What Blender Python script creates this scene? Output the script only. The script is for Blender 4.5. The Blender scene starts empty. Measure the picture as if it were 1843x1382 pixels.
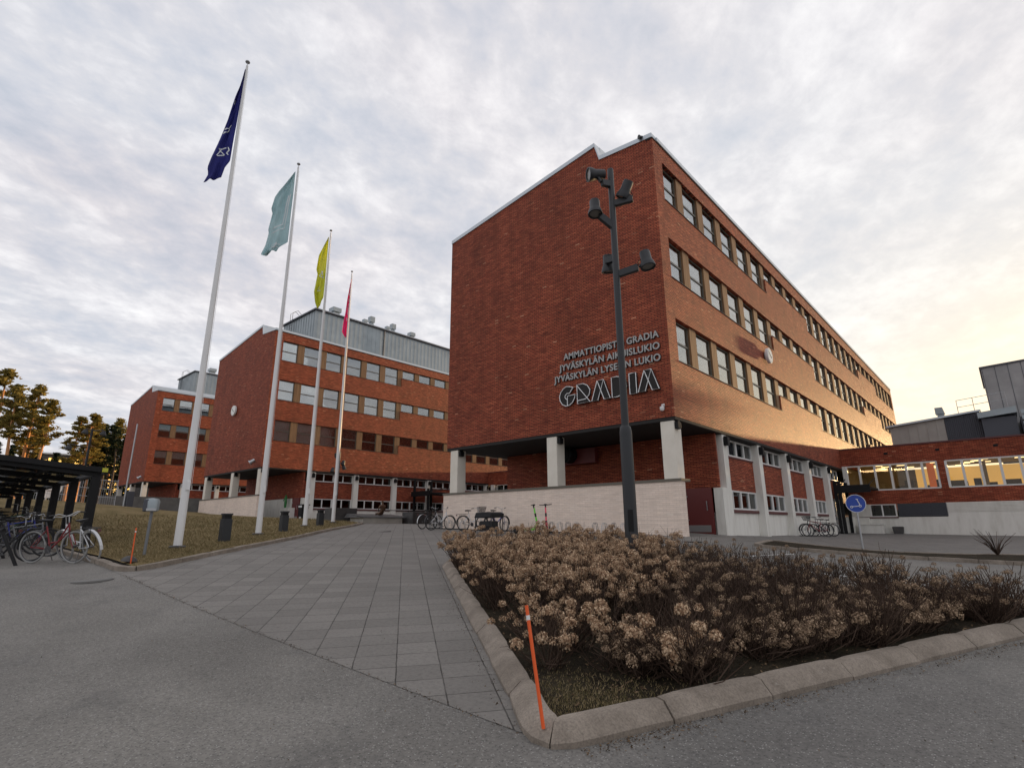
import bpy, bmesh, math, random
import numpy as np
from mathutils import Vector, Matrix, geometry
R = math.radians
random.seed(7); RNG = np.random.default_rng(7)
sc = bpy.context.scene
C = bpy.data.collections.new("place"); sc.collection.children.link(C)

# ------------------------------------------------------------------ camera
cam_d = bpy.data.cameras.new("camera"); cam = bpy.data.objects.new("camera", cam_d); C.objects.link(cam)
cam_d.sensor_width = 36; cam_d.lens = 976.1 / 1843 * 36; cam_d.clip_start = .05; cam_d.clip_end = 6000
pt, rl, yw = .256590085, -.00516026, -.731191832
fw = Vector((math.sin(yw) * math.cos(pt), math.cos(yw) * math.cos(pt), math.sin(pt)))
rt = Vector((math.cos(yw), -math.sin(yw), 0)); up = rt.cross(fw)
r2 = math.cos(rl) * rt + math.sin(rl) * up; u2 = -math.sin(rl) * rt + math.cos(rl) * up
cam.matrix_world = Matrix(((r2.x, u2.x, -fw.x, 0), (r2.y, u2.y, -fw.y, 0), (r2.z, u2.z, -fw.z, 0), (0, 0, 0, 1)))
sc.camera = cam

# ------------------------------------------------------------------ light
SUN_AZ, SUN_EL = R(3.4), R(3.9)
sun_dir = Vector((math.sin(SUN_AZ) * math.cos(SUN_EL), math.cos(SUN_AZ) * math.cos(SUN_EL), math.sin(SUN_EL)))
sd = bpy.data.lights.new("sun", 'SUN'); sd.energy = 5.0; sd.angle = R(1.0); sd.color = (1, .64, .30)
so = bpy.data.objects.new("sun", sd); C.objects.link(so); so.rotation_euler = sun_dir.to_track_quat('Z', 'Y').to_euler()
sc.view_settings.view_transform = 'Standard'; sc.view_settings.look = 'None'; sc.view_settings.gamma = 1
sc.view_settings.exposure = 0.4

w = bpy.data.worlds.new("World"); sc.world = w; w.use_nodes = True
nt = w.node_tree; nt.nodes.clear()
def N(nt, t, **k):
    n = nt.nodes.new(t)
    for a, b in k.items(): setattr(n, a, b)
    return n
def mth(nt, op, a, b=None, c=None):
    n = nt.nodes.new('ShaderNodeMath'); n.operation = op
    for i, v in enumerate((a, b, c)):
        if v is None: continue
        if isinstance(v, (int, float)): n.inputs[i].default_value = v
        else: nt.links.new(v, n.inputs[i])
    return n.outputs[0]
def mixc(nt, f, a, b, mode='MIX'):
    n = nt.nodes.new('ShaderNodeMix'); n.data_type = 'RGBA'; n.blend_type = mode
    for i, v in ((0, f), (6, a), (7, b)):
        if isinstance(v, (int, float)): n.inputs[i].default_value = v
        elif isinstance(v, tuple): n.inputs[i].default_value = (*v, 1) if len(v) == 3 else v
        else: nt.links.new(v, n.inputs[i])
    return n.outputs[2]
def ramp(nt, f, stops):
    n = nt.nodes.new('ShaderNodeValToRGB'); el = n.color_ramp.elements
    while len(el) < len(stops): el.new(.5)
    for e, (p, c) in zip(el, stops): e.position = p; e.color = (*c, 1) if len(c) == 3 else c
    nt.links.new(f, n.inputs[0]); return n.outputs[0]
def noise(nt, vec, scale, detail=4, rough=.55, dist=0, out=0):
    n = nt.nodes.new('ShaderNodeTexNoise'); n.inputs['Scale'].default_value = scale; n.inputs['Detail'].default_value = detail
    n.inputs['Roughness'].default_value = rough; n.inputs['Distortion'].default_value = dist
    if vec is not None: nt.links.new(vec, n.inputs['Vector'])
    return n.outputs[out]
tc = N(nt, 'ShaderNodeTexCoord'); sx = N(nt, 'ShaderNodeSeparateXYZ'); nt.links.new(tc.outputs['Generated'], sx.inputs[0])
zz = mth(nt, 'ADD', mth(nt, 'MAXIMUM', sx.outputs[2], 0.0), .17)
cb = N(nt, 'ShaderNodeCombineXYZ'); nt.links.new(mth(nt, 'DIVIDE', sx.outputs[0], zz), cb.inputs[0]); nt.links.new(mth(nt, 'DIVIDE', sx.outputs[1], zz), cb.inputs[1])
mpg = N(nt, 'ShaderNodeMapping'); mpg.inputs['Rotation'].default_value = (0, 0, R(35)); mpg.inputs['Scale'].default_value = (1, .80, 1); mpg.inputs['Location'].default_value = (3.1, 1.7, 0)
nt.links.new(cb.outputs[0], mpg.inputs[0]); V = mpg.outputs[0]
n1 = noise(nt, V, 3.4, 8, .60, .25); n2 = noise(nt, V, 13, 6, .62, .15); n3 = noise(nt, V, .8, 3, .5, .3)
dens = mth(nt, 'ADD', mth(nt, 'ADD', mth(nt, 'MULTIPLY', n1, .56), mth(nt, 'MULTIPLY', n2, .36)), mth(nt, 'MULTIPLY', n3, .22))
cloud = ramp(nt, dens, [(.42, (.45, .485, .555)), (.495, (.52, .54, .60)), (.56, (.59, .595, .635)), (.62, (.68, .68, .71)), (.72, (.82, .82, .835))])
tint = ramp(nt, noise(nt, V, 1.3, 3, .5, .2), [(.40, (1, 1, 1)), (.62, (1.0, .965, .955))])
cloud = mixc(nt, 1.0, cloud, tint, 'MULTIPLY')
dt = N(nt, 'ShaderNodeVectorMath', operation='DOT_PRODUCT'); nt.links.new(tc.outputs['Generated'], dt.inputs[0]); dt.inputs[1].default_value = Vector((math.sin(R(9)), math.cos(R(9)), .07)).normalized()
dd = mth(nt, 'MAXIMUM', dt.outputs['Value'], 0.0)
near = mth(nt, 'POWER', dd, 5.0)
lowz = mth(nt, 'POWER', mth(nt, 'SUBTRACT', 1.0, mth(nt, 'MAXIMUM', sx.outputs[2], 0.0)), 3.4)
warm = mth(nt, 'MULTIPLY', near, lowz)
cloud = mixc(nt, mth(nt, 'MINIMUM', mth(nt, 'MULTIPLY', warm, .9), .72), cloud, (.90, .83, .64))
cloud = mixc(nt, mth(nt, 'MULTIPLY', mth(nt, 'POWER', dd, 2.0), .30), cloud, (.80, .785, .76))
hot = mth(nt, 'POWER', dd, 26.0)
cloud = mixc(nt, mth(nt, 'MULTIPLY', hot, mth(nt, 'MULTIPLY', lowz, .75)), cloud, (1.5, 1.15, .55))
sky = N(nt, 'ShaderNodeTexSky', sky_type='NISHITA'); sky.sun_disc = False; sky.sun_elevation = SUN_EL; sky.sun_rotation = SUN_AZ
bg1 = N(nt, 'ShaderNodeBackground'); bg1.inputs[1].default_value = .12; nt.links.new(sky.outputs[0], bg1.inputs[0])
bg2 = N(nt, 'ShaderNodeBackground'); bg2.inputs[1].default_value = 1.0; nt.links.new(cloud, bg2.inputs[0])
ms = N(nt, 'ShaderNodeMixShader'); ms.inputs[0].default_value = .93
nt.links.new(bg1.outputs[0], ms.inputs[1]); nt.links.new(bg2.outputs[0], ms.inputs[2])
wo = N(nt, 'ShaderNodeOutputWorld'); nt.links.new(ms.outputs[0], wo.inputs[0])
sc.cycles.max_bounces = 6; sc.cycles.transparent_max_bounces = 12; sc.cycles.diffuse_bounces = 3

# ------------------------------------------------------------------ materials
M = {}
def mat(name, col=(.5, .5, .5), rough=.7, metal=0, spec=.5, fn=None, emit=None):
    m = bpy.data.materials.new(name); m.use_nodes = True; t = m.node_tree; b = t.nodes['Principled BSDF']
    b.inputs['Base Color'].default_value = (*col, 1); b.inputs['Roughness'].default_value = rough
    b.inputs['Metallic'].default_value = metal; b.inputs['Specular IOR Level'].default_value = spec
    if emit: b.inputs['Emission Color'].default_value = (*emit[0], 1); b.inputs['Emission Strength'].default_value = emit[1]
    if fn: fn(t, b)
    M[name] = m; return m
def opos(t):
    return N(t, 'ShaderNodeTexCoord').outputs['Object']
def wpos(t):
    return N(t, 'ShaderNodeNewGeometry').outputs['Position']
def bump(t, b, h, s=.3, d=.01):
    n = N(t, 'ShaderNodeBump'); n.inputs['Strength'].default_value = s; n.inputs['Distance'].default_value = d
    t.links.new(h, n.inputs['Height']); t.links.new(n.outputs[0], b.inputs['Normal'])
def mott(c1, c2, scale=3, det=6, bs=.15, bd=.01, rr=None, rough2=None):
    def f(t, b):
        P = wpos(t); n = noise(t, P, scale, det, .6)
        t.links.new(ramp(t, n, [(.3, c1), (.7, c2)]), b.inputs['Base Color'])
        bump(t, b, noise(t, P, scale * 9, 4), bs, bd)
    return f
def brick_fn(c1, c2, mortar, hi, bw=.27, bh=.074, ms=.012, bs=.9, hi_amt=.985, shift=0., cr=.72):
    def f(t, b):
        P = wpos(t); s = N(t, 'ShaderNodeSeparateXYZ'); t.links.new(P, s.inputs[0])
        cbn = N(t, 'ShaderNodeCombineXYZ'); t.links.new(mth(t, 'ADD', s.outputs[0], s.outputs[1]), cbn.inputs[0]); t.links.new(mth(t, 'ADD', s.outputs[2], shift), cbn.inputs[1])
        wob = noise(t, P, 6, 2, .5, 0, 1); vm = N(t, 'ShaderNodeVectorMath', operation='SCALE'); t.links.new(wob, vm.inputs[0]); vm.inputs['Scale'].default_value = .022
        va = N(t, 'ShaderNodeVectorMath', operation='ADD'); t.links.new(cbn.outputs[0], va.inputs[0]); t.links.new(vm.outputs[0], va.inputs[1])
        k = N(t, 'ShaderNodeTexBrick'); t.links.new(va.outputs[0], k.inputs['Vector'])
        k.inputs['Scale'].default_value = 1; k.inputs['Brick Width'].default_value = bw; k.inputs['Row Height'].default_value = bh
        k.inputs['Mortar Size'].default_value = ms; k.inputs['Mortar Smooth'].default_value = .25; k.inputs['Bias'].default_value = 0
        k.inputs['Color1'].default_value = (0, 0, 0, 1); k.inputs['Color2'].default_value = (1, 1, 1, 1); k.inputs['Mortar'].default_value = (.5, .5, .5, 1)
        big = noise(t, P, .35, 4, .6); med = noise(t, P, 2.2, 4, .65)
        col = ramp(t, k.outputs['Color'], [(0, c1), (.5, tuple((a + c) / 2 for a, c in zip(c1, c2))), (.9, c2), (hi_amt, c2), (1, hi)])
        # streaks: hand-made bricks with pale faces scattered along the courses
        mp = N(t, 'ShaderNodeMapping'); mp.inputs['Scale'].default_value = (4.5, 15, 1); t.links.new(cbn.outputs[0], mp.inputs[0])
        st = noise(t, mp.outputs[0], 1, 3, .7)
        col = mixc(t, ramp(t, st, [(.60, (0, 0, 0)), (.72, (.6 * cr,) * 3)]), col, hi)
        mp2 = N(t, 'ShaderNodeMapping'); mp2.inputs['Scale'].default_value = (1.1, 13.5, 1); t.links.new(cbn.outputs[0], mp2.inputs[0])
        crs = ramp(t, noise(t, mp2.outputs[0], 1, 2, .5), [(.33, (1 - .38 * cr,) * 3), (.5, (1, 1, 1)), (.67, (1 + .3 * cr,) * 3)])
        col = mixc(t, 1.0, col, crs, 'MULTIPLY')
        mp3 = N(t, 'ShaderNodeMapping'); mp3.inputs['Scale'].default_value = (1.4, .10, 1); t.links.new(cbn.outputs[0], mp3.inputs[0])
        wth = ramp(t, noise(t, mp3.outputs[0], 1, 5, .65), [(.34, (1 - .2 * cr,) * 3), (.55, (1.04, 1.04, 1.04))])
        col = mixc(t, 1.0, col, wth, 'MULTIPLY')
        vv = ramp(t, mth(t, 'ADD', mth(t, 'MULTIPLY', big, .5), mth(t, 'MULTIPLY', med, .5)), [(.34, (1 - .34 * cr,) * 3), (.66, (1 + .3 * cr, 1 + .28 * cr, 1 + .25 * cr))])
        col = mixc(t, 1.0, col, vv, 'MULTIPLY')
        col = mixc(t, k.outputs['Fac'], col, mortar)
        t.links.new(col, b.inputs['Base Color'])
        h = mth(t, 'ADD', mth(t, 'MULTIPLY', mth(t, 'SUBTRACT', 1.0, k.outputs['Fac']), 1.0), mth(t, 'ADD', mth(t, 'MULTIPLY', k.outputs['Color'], .5), mth(t, 'MULTIPLY', noise(t, P, 30, 4), .7)))
        bump(t, b, h, bs, .012)
    return f
mat('brick', rough=.68, spec=.20, fn=brick_fn((.285, .060, .032), (.43, .110, .055), (.055, .020, .014), (.60, .27, .16)))
mat('cream_brick', rough=.8, fn=brick_fn((.76, .63, .53), (.83, .70, .60), (.64, .52, .44), (.86, .75, .65), bw=.27, bh=.075, ms=.006, bs=.35, cr=.22))
def plaster_fn(t, b):
    P = wpos(t); mp = N(t, 'ShaderNodeMapping'); mp.inputs['Scale'].default_value = (2.2, 2.2, .5); t.links.new(P, mp.inputs[0])
    col = ramp(t, noise(t, mp.outputs[0], 1.2, 6, .65), [(.28, (.62, .60, .54)), (.48, (.73, .715, .66)), (.7, (.80, .785, .73))])
    col = mixc(t, ramp(t, noise(t, P, 5, 6, .75), [(.62, (0, 0, 0)), (.74, (.25, .25, .25))]), col, (.40, .37, .32))
    t.links.new(col, b.inputs['Base Color']); bump(t, b, noise(t, P, 14, 4), .2, .01)
mat('plaster', rough=.85, fn=plaster_fn)
mat('column_paint', rough=.8, fn=mott((.70, .65, .56), (.80, .75, .66), 1.5, 6, .1))
mat('white_frame', (.72, .72, .70), .5)
mat('dark_frame', (.05, .048, .042), .45)
mat('bronze_frame', (.13, .115, .09), .4, .3)
mat('sill_red', (.11, .035, .035), .6)
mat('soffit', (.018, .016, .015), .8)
mat('room', (.16, .145, .12), .9)
mat('room_dark', (.05, .048, .045), .9)
mat('blind', (.84, .85, .84), .9)
mat('curtain', (.30, .27, .23), .9)
mat('door_red', (.14, .022, .020), .5)
mat('steel', (.42, .43, .44), .38, .8)
mat('black_metal', (.010, .010, .011), .6, 0, .25)
mat('lamp_black', (.020, .022, .025), .5, .1)
mat('lens', (.20, .19, .17), .25)
mat('pole_white', rough=.35, fn=mott((.70, .70, .69), (.78, .78, .77), .8, 3, .02))
mat('wood_board', rough=.75, fn=lambda t, b: (lambda P: (t.links.new(ramp(t, noise(t, P, 1, 5, .65), [(.3, (.14, .075, .035)), (.7, (.30, .175, .085))]), b.inputs['Base Color'])))((lambda mp: (t.links.new(wpos(t), mp.inputs[0]), mp.outputs[0])[1])(N(t, 'ShaderNodeMapping'))))
for nd in M['wood_board'].node_tree.nodes:
    if nd.type == 'MAPPING': nd.inputs['Scale'].default_value = (14, 14, .8)
mat('zinc', rough=.45, metal=.35, fn=mott((.27, .31, .33), (.36, .41, .43), .7, 5, .05))
mat('zinc_dull', rough=.6, metal=.15, fn=mott((.27, .265, .262), (.37, .36, .355), .8, 5, .1))
mat('dark_sheet', (.075, .08, .095), .5, .3)
mat('coping', (.50, .54, .57), .35, .6)
mat('roofing', (.05, .05, .052), .9)
def pane_fn(tint, ior=1.75, add=.0):
    def f(t, b):
        o = t.nodes['Material Output']; fr = N(t, 'ShaderNodeFresnel'); fr.inputs[0].default_value = ior
        tr = N(t, 'ShaderNodeBsdfTransparent'); tr.inputs[0].default_value = (*tint, 1)
        gl = N(t, 'ShaderNodeBsdfGlossy'); gl.inputs['Roughness'].default_value = .015; gl.inputs[0].default_value = (.93, .95, .96, 1)
        wv = N(t, 'ShaderNodeBump'); wv.inputs['Strength'].default_value = .03; wv.inputs['Distance'].default_value = .05
        t.links.new(noise(t, wpos(t), .9, 0), wv.inputs['Height']); t.links.new(wv.outputs[0], gl.inputs['Normal'])
        mx = N(t, 'ShaderNodeMixShader'); t.links.new(mth(t, 'MINIMUM', mth(t, 'ADD', mth(t, 'MULTIPLY', fr.outputs[0], 1.15), add), .95), mx.inputs[0]); t.links.new(tr.outputs[0], mx.inputs[1]); t.links.new(gl.outputs[0], mx.inputs[2])
        t.links.new(mx.outputs[0], o.inputs[0])
    return f
mat('glass', fn=pane_fn((.90, .93, .92), 1.95, .10))
mat('glass_clear', fn=pane_fn((.88, .88, .86), 1.35)); mat('zinc_pale', rough=.6, metal=.1, fn=mott((.34, .31, .28), (.44, .41, .37), .8, 5, .1))
mat('glass_dark', fn=pane_fn((.42, .44, .43), 1.6))
mat('lamp_glow', (1, .9, .7), .5, emit=((1, .72, .34), 2.6))
mat('glow_wall', (.55, .36, .14), .9, emit=((1, .58, .16), .42))  # emission in the wall colour stands in for warm corridor light
mat('orange_glow_wall', (.5, .12, .03), .9, emit=((1, .25, .05), .15))  # pillar colour carries emission in place of corridor light
def asph(t, b):
    P = wpos(t)
    fine = noise(t, P, 240, 2, .6); mid = noise(t, P, 34, 5, .7); big = noise(t, P, .55, 5, .6, .4); vbig = noise(t, P, .12, 3, .5)
    col = ramp(t, big, [(.30, (.130, .123, .113)), (.70, (.200, .190, .175))])
    col = mixc(t, 1.0, col, ramp(t, vbig, [(.35, (.86, .86, .87)), (.65, (1.12, 1.11, 1.08))]), 'MULTIPLY')
    col = mixc(t, 1.0, col, ramp(t, mid, [(.32, (.62, .62, .62)), (.5, (1, 1, 1)), (.72, (1.25, 1.25, 1.24))]), 'MULTIPLY')
    vo = N(t, 'ShaderNodeTexVoronoi'); vo.inputs['Scale'].default_value = 75; t.links.new(P, vo.inputs['Vector'])
    sp = N(t, 'ShaderNodeSeparateColor'); t.links.new(vo.outputs['Color'], sp.inputs[0])
    chip = mth(t, 'MULTIPLY', mth(t, 'GREATER_THAN', sp.outputs[0], .86), mth(t, 'LESS_THAN', vo.outputs['Distance'], .42))
    col = mixc(t, mth(t, 'MULTIPLY', chip, .55), col, (.42, .41, .39))
    dk = mth(t, 'MULTIPLY', mth(t, 'LESS_THAN', sp.outputs[1], .14), mth(t, 'LESS_THAN', vo.outputs['Distance'], .45))
    col = mixc(t, mth(t, 'MULTIPLY', dk, .6), col, (.03, .03, .03))
    # dark tar-rich patches and cracks
    stn = ramp(t, noise(t, P, 1.3, 6, .7, .6), [(.55, (0, 0, 0)), (.68, (.40, .40, .40))])
    col = mixc(t, stn, col, (.085, .083, .080))
    t.links.new(col, b.inputs['Base Color'])
    bump(t, b, mth(t, 'ADD', mth(t, 'MULTIPLY', vo.outputs['Distance'], .6), mth(t, 'ADD', mth(t, 'MULTIPLY', fine, .6), mid)), .55, .006)
mat('asphalt', rough=.88, fn=asph)
def slab_fn(ang, bw, bh, sx0=0, sy0=0, c1=(.160, .149, .135), c2=(.222, .207, .188), off=0.):
    def f(t, b):
        P = wpos(t); mp = N(t, 'ShaderNodeMapping'); mp.inputs['Rotation'].default_value = (0, 0, ang); mp.inputs['Location'].default_value = (sx0, sy0, 0)
        wv_ = N(t, 'ShaderNodeVectorMath', operation='SCALE'); t.links.new(noise(t, P, 5, 3, .6, 0, 1), wv_.inputs[0]); wv_.inputs['Scale'].default_value = .016
        wa_ = N(t, 'ShaderNodeVectorMath', operation='ADD'); t.links.new(P, wa_.inputs[0]); t.links.new(wv_.outputs[0], wa_.inputs[1]); t.links.new(wa_.outputs[0], mp.inputs[0])
        k = N(t, 'ShaderNodeTexBrick'); k.offset = off; t.links.new(mp.outputs[0], k.inputs['Vector'])
        k.inputs['Scale'].default_value = 1; k.inputs['Brick Width'].default_value = bw; k.inputs['Row Height'].default_value = bh
        k.inputs['Mortar Size'].default_value = .007; k.inputs['Mortar Smooth'].default_value = .3
        k.inputs['Color1'].default_value = (.0, .0, .0, 1); k.inputs['Color2'].default_value = (1, 1, 1, 1); k.inputs['Mortar'].default_value = (.5, .5, .5, 1)
        big = noise(t, P, .5, 5, .6, .3); mid = noise(t, P, 26, 5, .7); fine = noise(t, P, 180, 2)
        col = ramp(t, mth(t, 'ADD', mth(t, 'MULTIPLY', big, .6), mth(t, 'MULTIPLY', k.outputs['Color'], .40)), [(.25, c1), (.8, c2)])
        col = mixc(t, 1.0, col, ramp(t, mid, [(.3, (.74, .74, .74)), (.5, (1, 1, 1)), (.75, (1.15, 1.15, 1.14))]), 'MULTIPLY')
        gap = mth(t, 'MULTIPLY', k.outputs['Fac'], ramp(t, noise(t, P, 3.5, 4, .6), [(.25, (.35, .35, .35)), (.6, (1, 1, 1))]))
        col = mixc(t, gap, col, (.035, .031, .026))
        t.links.new(col, b.inputs['Base Color'])
        bump(t, b, mth(t, 'ADD', mth(t, 'MULTIPLY', mth(t, 'SUBTRACT', 1.0, k.outputs['Fac']), 1.5), mth(t, 'ADD', mth(t, 'MULTIPLY', mid, .5), mth(t, 'MULTIPLY', fine, .4))), .5, .006)
    return f
A52 = R(-37.1)   # slab rows run toward azimuth -52.9 deg
mat('paving', rough=.85, fn=slab_fn(R(37.1), .41, .41, .0, .0))
mat('paving_fine', rough=.85, fn=slab_fn(R(-20), .6, .3, .0, .0, (.145, .137, .126), (.20, .19, .175)))
def grass_fn(t, b):
    P = wpos(t); a = noise(t, P, .5, 5, .6, .3); c = noise(t, P, 11, 6, .75); mp = N(t, 'ShaderNodeMapping'); mp.inputs['Scale'].default_value = (.5, 2.2, 1); t.links.new(P, mp.inputs[0])
    e = noise(t, mp.outputs[0], .8, 4, .6)
    col = ramp(t, mth(t, 'ADD', mth(t, 'MULTIPLY', a, .5), mth(t, 'MULTIPLY', e, .5)), [(.32, (.095, .076, .030)), (.48, (.185, .138, .064)), (.66, (.27, .20, .105))])
    col = mixc(t, 1.0, col, ramp(t, c, [(.3, (.45, .47, .45)), (.55, (1, 1, 1)), (.75, (1.5, 1.42, 1.3))]), 'MULTIPLY')
    t.links.new(col, b.inputs['Base Color']); bump(t, b, c, 1, .04)
mat('lawn', rough=.95, fn=grass_fn, spec=.1)
mat('blade', rough=.8, spec=.2, fn=lambda t, b: t.links.new(ramp(t, N(t, 'ShaderNodeNewGeometry').outputs['Random Per Island'], [(0, (.08, .075, .025)), (.45, (.20, .15, .07)), (1, (.36, .28, .16))]), b.inputs['Base Color']))
def soil_fn(t, b):
    P = wpos(t); a = noise(t, P, 2.2, 6, .7, .3); c = noise(t, P, 45, 5, .8)
    col = ramp(t, a, [(.35, (.020, .016, .011)), (.55, (.045, .036, .024)), (.7, (.075, .060, .038))])
    col = mixc(t, ramp(t, noise(t, P, 1.1, 4, .6), [(.56, (0, 0, 0)), (.70, (.5, .5, .5))]), col, (.035, .034, .014))
    col = mixc(t, 1.0, col, ramp(t, c, [(.3, (.4, .4, .4)), (.55, (1, 1, 1)), (.75, (1.9, 1.8, 1.6))]), 'MULTIPLY')
    t.links.new(col, b.inputs['Base Color']); bump(t, b, c, 1, .02)
mat('soil', rough=.95, fn=soil_fn, spec=.1)
def kerb_fn(t, b):
    P = wpos(t); a = noise(t, P, 2.5, 6, .65, .3); c = noise(t, P, 60, 5, .7)
    col = ramp(t, a, [(.3, (.155, .127, .100)), (.55, (.25, .21, .17)), (.75, (.33, .28, .23))])
    col = mixc(t, 1.0, col, ramp(t, c, [(.3, (.65, .65, .65)), (.5, (1, 1, 1)), (.72, (1.3, 1.3, 1.3))]), 'MULTIPLY')
    sc2 = ramp(t, noise(t, P, 9, 5, .75, 1.2), [(.66, (0, 0, 0)), (.70, (.6, .6, .6))])
    col = mixc(t, sc2, col, (.40, .37, .33))
    t.links.new(col, b.inputs['Base Color']); bump(t, b, mth(t, 'ADD', a, mth(t, 'MULTIPLY', c, .5)), .5, .008)
mat('kerbstone', rough=.85, fn=kerb_fn)
mat('road_paint', rough=.8, fn=mott((.45, .45, .43), (.75, .75, .73), 14, 6, .2))
def isl(c0, c1, c2, rough=.8, trans=.0):
    def f(t, b):
        r = N(t, 'ShaderNodeNewGeometry').outputs['Random Per Island']
        t.links.new(ramp(t, r, [(0, c0), (.5, c1), (1, c2)]), b.inputs['Base Color'])
    return f
mat('petal', rough=.85, spec=.15, fn=isl((.18, .10, .058), (.42, .275, .17), (.70, .53, .36)))
mat('petal_grey', rough=.85, spec=.15, fn=isl((.12, .078, .050), (.27, .185, .12), (.46, .34, .23)))
mat('stem', rough=.85, spec=.2, fn=isl((.030, .018, .012), (.060, .037, .026), (.11, .075, .055)))
mat('litter', rough=.9, spec=.1, fn=isl((.03, .02, .012), (.085, .055, .032), (.22, .15, .09)))
def needle_fn(a, b_, c_):
    def f(t, b):
        isl(a, b_, c_)(t, b); o = t.nodes['Material Output']; tr = N(t, 'ShaderNodeBsdfTranslucent'); mx = N(t, 'ShaderNodeMixShader'); mx.inputs[0].default_value = .45
        t.links.new(b.inputs['Base Color'].links[0].from_socket, tr.inputs[0]); t.links.new(b.outputs[0], mx.inputs[1]); t.links.new(tr.outputs[0], mx.inputs[2]); t.links.new(mx.outputs[0], o.inputs[0])
    return f
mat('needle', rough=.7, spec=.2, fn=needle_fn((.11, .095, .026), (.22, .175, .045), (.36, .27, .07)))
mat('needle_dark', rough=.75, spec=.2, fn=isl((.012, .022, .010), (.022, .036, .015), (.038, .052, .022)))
mat('pine_bark', rough=.9, fn=mott((.42, .19, .075), (.58, .30, .13), 1.5, 5, .4, .03))
mat('dark_bark', rough=.9, fn=mott((.06, .045, .035), (.11, .085, .065), 2, 5, .4, .03))
mat('orange_plastic', (.80, .115, .02), .45)
mat('white_paint', (.75, .75, .74), .4)
mat('tyre', (.015, .015, .016), .8)
mat('grey_tyre', (.30, .30, .29), .8)
mat('rim', (.10, .10, .105), .4, .6)
mat('bike_red', (.20, .012, .016), .35); mat('bike_white', (.66, .67, .68), .3); mat('bike_black', (.010, .010, .012), .45)
mat('bike_blue', (.02, .035, .25), .3); mat('bike_green', (.02, .08, .04), .35); mat('bike_grey', (.16, .17, .18), .35)
mat('saddle', (.015, .015, .016), .6)
mat('scooter_green', (.13, .72, .04), .4); mat('scooter_pink', (.78, .07, .13), .4)
mat('sign_blue', (.012, .055, .34), .4); mat('sign_white', (.80, .81, .82), .4)
mat('bronze', rough=.45, metal=.6, fn=mott((.10, .055, .035), (.17, .10, .06), 6, 4, .3))
mat('dark_stone', rough=.6, fn=mott((.035, .034, .034), (.07, .066, .064), 3, 5, .3))
mat('stone', rough=.8, fn=mott((.34, .32, .28), (.46, .44, .39), 2.5, 6, .3))
mat('concrete', rough=.85, fn=mott((.12, .118, .112), (.19, .185, .175), 1.5, 6, .2))
mat('clock_face', (.82, .82, .78), .35); mat('letter_grey', (.36, .36, .35), .45, .2)
mat('neon_tube', (.85, .86, .86), .4); mat('green_paint', (.03, .22, .05), .5)
mat('sunset_glow_glass', (.9, .5, .1), .3, emit=((1, .58, .14), 1.6))  # pane emission stands in for sunset mirrored in the far windows
mat('bag_black', (.02, .02, .022), .8)
def cloth(col, col2):
    def f(t, b):
        t.links.new(ramp(t, noise(t, wpos(t), 1.2, 3), [(.35, col), (.65, col2)]), b.inputs['Base Color'])
        tr = N(t, 'ShaderNodeBsdfTranslucent'); tr.inputs[0].default_value = (*col2, 1)
        mx = N(t, 'ShaderNodeMixShader'); mx.inputs[0].default_value = .35; o = t.nodes['Material Output']
        t.links.new(b.outputs[0], mx.inputs[1]); t.links.new(tr.outputs[0], mx.inputs[2]); t.links.new(mx.outputs[0], o.inputs[0])
    return f
mat('flag_navy', rough=.8, fn=cloth((.022, .026, .19), (.034, .040, .28)))
mat('flag_teal', rough=.8, fn=cloth((.44, .62, .65), (.58, .76, .78)))
mat('flag_lime', rough=.8, fn=cloth((.62, .68, .05), (.88, .86, .12)))
mat('flag_pink', rough=.8, fn=cloth((.80, .03, .20), (.95, .06, .30)))
mat('flag_print', (.70, .74, .76), .8)
mat('polycarb', rough=.35, fn=pane_fn((.55, .55, .55), 1.5))

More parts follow.
